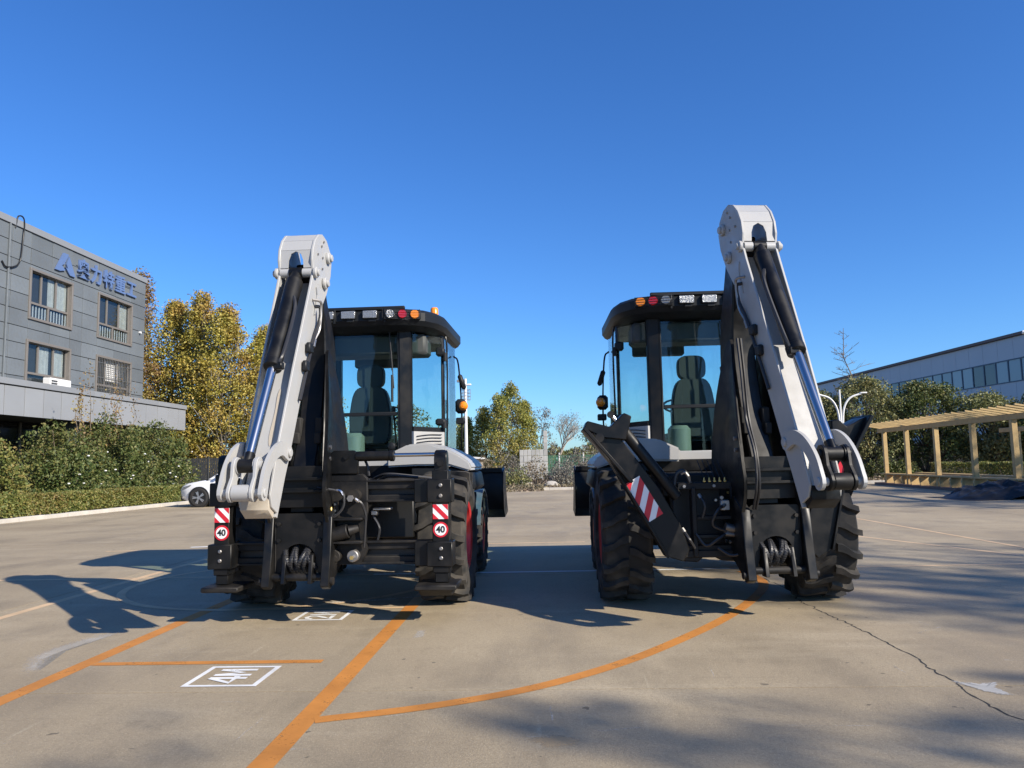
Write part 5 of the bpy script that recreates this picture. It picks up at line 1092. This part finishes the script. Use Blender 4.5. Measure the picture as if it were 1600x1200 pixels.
for x in (.82, 3.42):
    bm = NB(); cyl(bm, (x, -.012, .35), (x, .25, .35), .385, n=28); obj('wheel_arch', bm, 'inkblack', bd)
    wl = obj('wheel', lathe(NB(), [(0.02, .20), (-.03, .23), (-.035, .30), (-.01, .335), (.05, .345), (.17, .345), (.2, .3)], 'x', (0, 0, 0), 28), 'rubberdark', cr); wl.rotation_euler = (0, 0, R(90)); wl.location = (x, .0, .345)
    bm = NB(); cyl(bm, (-.02, 0, 0), (.05, 0, 0), .06, n=12)
    for k in range(5):
        for da in (-.13, .13):
            a = 2 * math.pi * k / 5 + da; c, s_ = math.cos(a), math.sin(a)
            prism(bm, [(c * .05 - s_ * .016, s_ * .05 + c * .016), (c * .05 + s_ * .016, s_ * .05 - c * .016), (c * .22 + s_ * .018, s_ * .22 - c * .018), (c * .22 - s_ * .018, s_ * .22 + c * .018)], 'x', -.025, .02)
    obj('rim', bm, 'rimsilver', wl); obj('rim_dish', cyl(NB(), (.03, 0, 0), (.06, 0, 0), .22, n=24), 'inkblack', wl)
obj('rocker', box(NB(), (1.2, -.004, .20), (3.05, .1, .30), .01), 'inkblack', bd); obj('front_bumper', box(NB(), (.0, .3, .24), (.2, 1.5, .38), .04), 'inkblack', bd)
bm = NB(); plate(bm, [(.10, .20, .62), (.42, .085, .74), (.50, .075, .80), (.16, .20, .72)], .03); obj('headlight', bm, 'lampclear', bd)
obj('fog_lamp', box(NB(), (.06, .24, .36), (.13, .30, .46), .02), 'inkblack', bd)
bm = NB(); box(bm, (1.42, -.13, 1.02), (1.56, .06, 1.13), .04); obj('wing_mirror', bm, 'carpaint', bd)
for x in (1.28, 2.46, 3.30): bm = NB(); tube(bm, [(x, -.004, .34), (x, -.006, .65), (x, .052, .97)], .004, 4); obj('door_seam', bm, 'inkblack', bd)
for x in (2.15, 3.05): obj('door_handle', box(NB(), (x, -.03, .80), (x + .2, .02, .83), .008), 'carpaint', bd)
# second pair of wheels on the far side
for x in (.82, 3.42): w2 = obj('wheel', cyl(NB(), (x, 1.56, .345), (x, 1.78, .345), .345, n=24, b=.03), 'rubberdark', cr)

# ------------------------------------------------------------------ centre background
cen = 'green and yellow trees in the middle distance'
for (x, y_, H, r_, lab) in ((-6.5, 62, 4.9, 1.1, 'small green-yellow pointed tree beside the white mast'), (-4.9, 61, 5.6, 1.3, 'green-yellow tree left of the tallest one in the middle distance'), (-2.7, 60, 7.5, 1.75, 'tallest green-yellow tree between the machines'), (-3.6, 59, 6.4, 1.3, 'green-yellow tree in front left of the tallest one'), (-1.7, 61, 6.1, 1.2, 'green-yellow tree right beside the concrete block wall')):
    tree('leafy_tree', lab, 'tree', (x, y_, 0), H, r_, 'leaf_greenyellow', .14, 130, 62, .5, .16, 'column', .09, 'barkpale', cen, True)
bare_tree('bare_tree', 'pale leafless spreading tree behind the concrete blocks between the machines', (1.0, 66, 0), 6.4, .55, 6, .12, 'barkpale', None, 0, ('leaf_grey', 1), .10)
tree('grey_tree', 'hazy grey-green tree behind the pale leafless one', 'tree', (-.4, 72, 0), 6.4, 1.3, 'leaf_grey', .15, 45, 40, .6, .2, 'round', .1)
bwl = thing('block_wall', 'stepped wall of grey concrete blocks between the machines', 'wall', (-2.05, 57.5, 0))
for r_ in range(8):
    for c_ in range(7):
        if r_ < 5 or c_ == 6 : o = obj('concrete_block', box(NB(), (c_ * .30 + .008, 0, r_ * .46 + .008), (c_ * .30 + .292, .5, r_ * .46 + .452), .012), 'blockwall', bwl, 0); o.location = (0, random.uniform(-.02, .02), 0)
for k, (x, y_, w_, h_, lf, lab) in enumerate(((-4.4, 50, 1.5, 1.7, 'leaf_dry', 'dry brown undergrowth behind the left machine bucket'), (-2.2, 46, .8, 1.9, 'leaf_grey', 'small olive shrub in front of the block wall'), (-.6, 45, 1.2, 1.5, 'leaf_dry', 'dry brown shrub in the middle between the machines'),
        (.9, 44, .9, 1.5, 'leaf_grey', 'grey thin shrub in the bed between the machines'), (2.1, 46, 1.2, 2.2, 'leaf_grey', 'grey brushy shrub left of the right machine'), (3.3, 52, 1.3, 2.0, 'leaf_grey', 'olive shrub next to the right machine bucket'), (-1.6, 40, .7, .9, 'leaf_olive', 'low green shrub behind the far kerb'), (.9, 40.5, .8, 1.2, 'leaf_grey', 'green-grey shrub near the far kerb'))):
    shrub('scrub_bush', lab, 'shrub', (x, y_, .05), (w_, w_ * .7, h_), lf, .10, 46, 42, 'scrub between the machines', 6, .34)
for (x, y_, H, r_, lab) in ((7.2, 95, 5.4, 2.4, 'dark round tree far off at the left of the right machine'), (4.9, 80, 4.6, 1.6, 'dark olive tree far off between the bare tree and the right machine'), (-9.2, 75, 5.2, 2.2, 'dark tree far off behind the left machine mirror'), (-12.5, 70, 6.5, 2.2, 'dark tree far off hidden largely by the left machine cab')):
    tree('distant_tree', lab, 'tree', (x, y_, 0), H, r_, 'leaf_olive', .22, 70, 45, .75, .15, 'round', .14, 'bark', 'far trees behind the yard')
# green site fence
gf = thing('site_fence', 'green mesh site fence behind the trees in the middle distance', 'fence', (-9, 64, 0))
for i in range(10): obj('fence_post', cyl(NB(), (i * 2, 0, 0), (i * 2, 0, 2.1), .05, n=6), 'offwhite', gf)
for i in range(9):
    bm = NB()
    for k in range(14): box(bm, (i * 2 + .08 + k * .135, -.006, .1), (i * 2 + .165 + k * .135, .006, 1.9))
    for zz in (.3, 1.0, 1.7): box(bm, (i * 2 + .05, .008, zz), (i * 2 + 1.95, .02, zz + .04))
    struct(obj('fence_panel', bm, 'greenmesh', gf, 0), 'stuff')
# white mast with a platform
ms = thing('lamp_mast', 'white lamp mast with ladder cage and floodlight behind the left machine', 'lamp post', (-4.72, 45, 0))
obj('pole', cyl(NB(), (0, 0, 0), (0, 0, 6.35), .11, .08, n=12), 'whitepaint', ms)
bm = NB(); box(bm, (-.5, -.1, 6.15), (.02, .1, 6.3), .02); obj('floodlight', bm, 'capmetal', ms); bm = NB(); box(bm, (.0, -.08, 5.95), (.35, .08, 6.05), .02); obj('floodlight', bm, 'offwhite', ms)
bm = NB()
for zz in (5.1, 5.3, 5.5, 5.7):
    tube(bm, [(.3 * math.cos(a), .3 * math.sin(a), zz) for a in np.linspace(0, 2 * math.pi, 13)], .012, 4)
for a in np.linspace(0, 2 * math.pi, 7)[:-1]: tube(bm, [(.3 * math.cos(a), .3 * math.sin(a), 5.1), (.3 * math.cos(a), .3 * math.sin(a), 5.7)], .012, 4)
obj('platform_cage', bm, 'capmetal', ms)
# low far houses and a parked van glimpsed by the buckets
vn = thing('white_van', 'small white van glimpsed left of the right machine bucket', 'van', (3.6, 60, 0))
bm = NB(); prism(bm, [(0, .35), (0, .9), (.5, 1.1), (1.0, 1.75), (3.4, 1.8), (3.5, .35)], 'y', 0, 1.7, .06); vb = obj('body', bm, 'carpaint', vn)
bm = NB(); plate(bm, [(.62, -.008, 1.1), (1.05, -.008, 1.62), (2.2, -.008, 1.65), (2.2, -.008, 1.1)], .014); obj('side_window', bm, 'darkglass', vb, 0)
for x in (.75, 2.75): obj('wheel', cyl(NB(), (x, -.03, .32), (x, .2, .32), .32, n=18), 'rubberdark', vn)
hh = thing('low_house', 'low pale brick house far off beside the right machine', 'building', (6.2, 85, 0))
obj('wall', box(NB(), (0, 0, 0), (6, 5, 2.2)), 'tan', hh, 0); obj('roof', prism(NB(), [(-.3, 2.2), (6.3, 2.2), (6.3, 2.35), (3, 3.0), (-.3, 2.35)], 'y', -.3, 5.3), 'shedtrim', hh, 0)
for x in (1, 2.6, 4.2): obj('window', box(NB(), (x, -.04, .8), (x + .9, .02, 1.7)), 'darkglass', hh, 0)
lb = thing('roadside_shed', 'low shed with pale roof behind the left machine mudguard', 'building', (-9.5, 56, 0))
obj('wall', box(NB(), (0, 0, 0), (4.6, 3, 1.7)), 'tan', lb, 0); obj('roof', prism(NB(), [(-.3, 2.1), (4.9, 1.65), (4.9, 1.78), (-.3, 2.25)], 'y', -.3, 3.3), 'offwhite', lb, 0)
for (x, y_, r_, m_, lab) in ((-2.7, 41.2, .55, 'kerb', 'pale rubble block lying in the bed behind the left bucket'), (-1.3, 43, .45, 'kerb', 'pale stone lying in the bed near the block wall'), (.2, 39.3, .4, 'kerb', 'flat pale stone by the far kerb between the machines'), (2.4, 41, .5, 'kerb', 'pale stone near the right machine bucket')):
    bm = NB(); bmesh.ops.create_icosphere(bm, subdivisions=2, radius=1)
    for v in bm.verts: v.co = Vector((v.co.x * r_ * random.uniform(.85, 1.15), v.co.y * r_ * .7, v.co.z * r_ * .45 * random.uniform(.8, 1.2)))
    o = tag(obj('loose_stone', bm, m_, None, 0), lab, 'stone', 'stones in the far bed'); o.location = (x, y_, .2)
n = 9000; xs = rng.uniform(-7, 26, n); ys = 37.6 + (xs + .6) * .06 + rng.uniform(.2, 3.2, n); zs = .1 + np.abs(rng.normal(0, .07, n))
struct(obj('fallen_leaves', leaves_mesh('fallen_leaves', np.stack([xs, ys, zs], 1), .13), 'leaf_dry'), 'stuff')
n = 5000; xs = rng.uniform(-8, -.2, n); ys = 37.2 + rng.normal(0, .5, n); zs = .02 + np.abs(rng.normal(0, .05, n)) + .1 * (ys > 37.2)
struct(obj('fallen_leaves', leaves_mesh('fallen_leaves', np.stack([xs, ys, zs], 1), .13), 'leaf_dry'), 'stuff')
# long hedge-line of trees that closes the horizon
n = 26000; xs = rng.uniform(-70, 70, n); hgt = 2.4 + 1.2 * np.sin(xs * .21) + .8 * np.sin(xs * .57 + 1) + .5 * np.sin(xs * 1.7); ys = 118 + rng.uniform(-2, 3, n); zs = rng.uniform(0, 1, n) ** .8 * hgt
struct(obj('far_wood', leaves_mesh('far_wood', np.stack([xs, ys, zs], 1), .55), 'leaf_olive'), 'stuff')

# ------------------------------------------------------------------ right: long shed
sh = thing('factory_shed', 'long pale blue-grey factory shed with a ribbon of windows', 'building', (38.4, 62, 0), math.atan2(42.0, -2.4) )
# local x runs along the facade (away from camera), local y = -1 faces the yard (left)
L0, L1 = -34, 60
obj('wall', box(NB(), (L0, -28, 0), (L1, -.08, 10.75)), 'shed', sh, 0)
for i in range(47):
    obj('wall_sheet', box(NB(), (L0 + i * 2 + .012, -.08, 8.95), (L0 + i * 2 + 1.988, .0, 10.7)), 'shed', sh, 0)
    obj('wall_sheet', box(NB(), (L0 + i * 2 + .012, -.08, .1), (L0 + i * 2 + 1.988, .0, 7.1)), 'shed', sh, 0)
obj('eave', box(NB(), (L0, -28.2, 10.75), (L1 + .2, .22, 11.0), .02), 'shedtrim', sh, 0)
for i in range(56):
    x0 = L0 + i * 1.6
    if x0 > 46: break
    o = obj('window', box(NB(), (x0 + .06, -.06, 7.16), (x0 + 1.54, -.02, 8.88)), 'shedglassdark' if (i in (24, 25, 32, 33, 34, 37, 40, 41)) else 'shedglass', sh, 0)
    obj('mullion', box(NB(), (x0 - .06, -.05, 7.1), (x0 + .06, .03, 8.95)), 'mullion', sh, 0)
for z in (7.06, 8.88): obj('window_rail', box(NB(), (L0, -.04, z), (46, .04, z + .09)), 'mullion', sh, 0)
for i in range(6): obj('lower_window', box(NB(), (L0 + 6 + i * 9, -.02, 3.6), (L0 + 9.6 + i * 9, .05, 5.4)), 'darkglass', sh, 0)

# ------------------------------------------------------------------ right: pergola
pa = Vector((15.55, 36.6)); pb = Vector((14.6, 22.6)); dv = pb - pa; Lp = dv.length
pg = thing('pergola', 'new yellow timber pergola with sloping slats and bench, right of the machines', 'pergola', (pa.x, pa.y, 0), math.atan2(dv.y, dv.x))
# local x along the pergola towards the camera, local y: + is away from the yard (right)
zt = 2.38
posts = [.45, 3.0, 5.9, 8.9, 11.6, 14.0]
for x in posts:
    obj('post', box(NB(), (x - .085, -.085, 0), (x + .085, .085, zt), .01), 'timber', pg)
    if x > 7: obj('post', box(NB(), (x - .085 - .3, 1.6 - .085, 0), (x + .085 - .3, 1.6 + .085, zt - .30), .01), 'timber', pg)
obj('beam', box(NB(), (-.3, -.05, zt), (Lp + 2, .05, zt + .19), .008), 'timber', pg)
obj('beam', box(NB(), (7.5, 1.55, zt - .30), (Lp + 2, 1.65, zt - .14), .008), 'timber', pg)
sm = None
for i in range(29):
    x = -.1 + i * .52
    if sm is None: o = obj('slat', box(NB(), (-.03, -.85, -.028), (.03, .40, .028), .004), 'timber', pg); sm = o.data
    else: o = obj('slat', sm, 'timber', pg)
    o.location = (x, 0, zt + .225); o.rotation_euler = (R(-11), 0, random.uniform(-.01, .01))
obj('plinth', box(NB(), (-.2, -.35, -.02), (Lp + 2, 2.5, .10), .01), 'shedtrim', pg)
for y0 in (-.22, 1.3):
    obj('bench_seat', box(NB(), (.2, y0, .47), (Lp, y0 + .42, .53), .008), 'timber', pg)
    for i in range(15):
        x = .9 + i * .92
        obj('bench_bracket', prism(NB(), [(y0 + .03, .10), (y0 + .36, .10), (y0 + .40, .47), (y0 + .02, .47), (y0 - .02, .36)], 'x', x, x + .07), 'timber', pg)
# tarpaulin heap
t = thing('tarpaulin_heap', 'crumpled heap of black tarpaulin lying in front of the pergola', 'tarpaulin', (13.9, 23.9, 0))
bm = NB(); nx, ny = 110, 66; V = []
from mathutils import noise as mn
for i in range(nx + 1):
    for j in range(ny + 1):
        u = i / nx * 2 - 1; v = j / ny * 2 - 1; x = u * 2.0; y_ = v * 1.2
        e = max(0, 1 - abs(u) ** 1.7 - abs(v) ** 2.4 * .8); z = .46 * e ** .8
        z += (mn.ridged_multi_fractal(Vector((x * 1.0, y_ * 1.5, 3.1)), 1.1, 2.1, 3, 1, 2) - 1.1) * .19 * min(1, e * 2.5) + .10 * mn.noise(Vector((x * 2.3, y_ * 2.9, 7))) * min(1, e * 3)
        V.append(bm.verts.new((x + .15 * mn.noise(Vector((x, y_, 9))), y_ + .15 * mn.noise(Vector((x, y_, 4))), max(.008, z))))
for i in range(nx):
    for j in range(ny): a = i * (ny + 1) + j; bm.faces.new((V[a], V[a + ny + 1], V[a + ny + 2], V[a + 1]))
obj('sheet', bm, 'tarp', t, 60)
# rubbish bin
bn = thing('rubbish_bin', 'brown box-shaped rubbish bin by the far kerb left of the pergola', 'bin', (14.9, 39.4, .1))
obj('body', box(NB(), (-.32, -.3, 0), (.32, .3, .85), .02), 'binbox', bn); obj('lid', box(NB(), (-.35, -.33, .85), (.35, .33, .93), .02), 'tan', bn); obj('opening', box(NB(), (-.2, -.315, .6), (.2, -.29, .75)), 'inkblack', bn)
# trees behind the pergola
grp = 'broad trees behind the pergola'
for (x, y_, H, r_, lf, lab) in ((14.6, 43.5, 4.9, 2.1, 'leaf_olive', 'olive leafy tree behind the raised stabilizer of the right machine'), (17.3, 42.5, 5.3, 2.2, 'leaf_olive', 'tall olive tree rising above the far end of the pergola'), (20.2, 42, 5.0, 2.2, 'leaf_green', 'green tree behind the middle of the pergola'),
        (22.6, 40.5, 4.2, 2.0, 'leaf_olive', 'olive tree behind the near half of the pergola'), (24.9, 38.5, 4.4, 2.2, 'leaf_green', 'dark green tree at the right picture edge behind the pergola')):
    tree('broad_tree', lab, 'tree', (x, y_, 0), H, r_, lf, .13, 210, 85, .55, .22, 'round', .12, 'bark', grp)
shrub('verge_shrub', 'dark shrub beside the brown rubbish bin', 'shrub', (13.8, 41, .05), (1.0, .8, 1.2), 'leaf_green', .11, 60, 60, None, 6, .34)
shrub('verge_shrub', 'dark green shrub under the trees at the far end of the pergola', 'shrub', (17.6, 40.5, .05), (1.4, .8, 1.1), 'leaf_green', .11, 60, 60, None, 6, .34)
hedge('box_hedge', 'clipped green hedge seen through the pergola', (18.0, 36.5), (20.0, 27.5), .9, .85, 'leaf_hedge', .08, 16000)
lw = thing('shade_backdrop', 'dark wall added to stand in for the shaded area behind the trees on the right', 'wall', (13, 47, 0), R(-12))  # added wall, coloured dark to stand in for the shaded area behind the trees
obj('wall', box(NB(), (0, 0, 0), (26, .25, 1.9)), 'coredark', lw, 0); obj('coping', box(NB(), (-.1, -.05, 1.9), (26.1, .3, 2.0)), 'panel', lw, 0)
bare_tree('leafless_tree', 'tall leafless pointed tree in front of the factory shed', (18.6, 46.5, 0), 9.0, .3, 4, .11, 'bark', 'leafless trees by the shed', -.6, None, .1, True)
bare_tree('leafless_tree', 'shorter leafless tree just right of the right machine arm', (15.9, 50.5, 0), 7.2, .3, 4, .09, 'bark', 'leafless trees by the shed', .2, None, .1, True)
bare_tree('leafless_tree', 'leafless tree half hidden by the right machine arm', (14.2, 49, 0), 7.0, .3, 4, .09, 'bark', 'leafless trees by the shed', .3, None, .1, True)
# double-arm lamp
lp = thing('street_lamp', 'white double-armed street lamp behind the right machine', 'street lamp', (15.15, 40.2, 0))
obj('pole', cyl(NB(), (0, 0, 0), (0, 0, 4.75), .06, .045, n=10), 'whitepaint', lp)
for s in (-1, 1):
    bm = NB(); tube(bm, curve([(s * .06, 0, 2.6), (s * .16, 0, 3.7), (s * .5, 0, 4.3), (s * 1.15, 0, 4.55)], 6), .05, 6); ar = obj('lamp_arm', bm, 'whitepaint', lp)
    obj('lamp_head', box(NB(), (s * 1.2 - .18, -.08, 4.53), (s * 1.2 + .18, .08, 4.6), .02), 'whitepaint', ar)
lp = thing('street_lamp', 'slanting white lamp head jutting in at the right picture edge before the shed', 'street lamp', (22.6, 30, 0))
obj('pole', cyl(NB(), (0, 0, 0), (0, 0, 5.3), .08, .06, n=10), 'whitepaint', lp)
bm = NB(); tube(bm, [(0, 0, 5.2), (-1.6, .6, 5.75), (-2.2, .9, 5.9)], .05, 6); ar = obj('lamp_arm', bm, 'whitepaint', lp)
bm = NB(); tube(bm, [(-2.2, .9, 5.9), (-3.4, 1.4, 6.15)], .11, 8, .07); obj('lamp_head', bm, 'whitepaint', ar)

# ------------------------------------------------------------------ trees right of the picture that throw the streaky shade
gs = 'tall trees right of the yard'
random.seed(21)
SL = ['tall thin-leaved tree off to the right, nearest the camera', 'tall thin-leaved tree off to the right, second beside the yard', 'tall thin-leaved tree off to the right, closest to the yard edge', 'tallest thin-leaved tree off to the right, farthest from the yard', 'thin-leaved tree off to the right, nearer end of the pair by the pergola', 'thin-leaved tree off to the right behind the tarpaulin heap', 'thin-leaved tree off to the right, level with the pergola middle']; SI = list(range(7))[::-1]
for (x, y_, H) in ((23.2, -8.4, 18), (26.4, -5.4, 18), (25.2, -7.4, 17), (28.6, -8.4, 19), (29.5, 11.5, 15), (32.5, 15, 16), (31, 19, 15)):
    bare_tree('shade_tree', SL[SI.pop()], (x, y_, 0), H, .36, 6, .22, 'barkpale', gs, 0, ('leaf_rust', 3), .26)
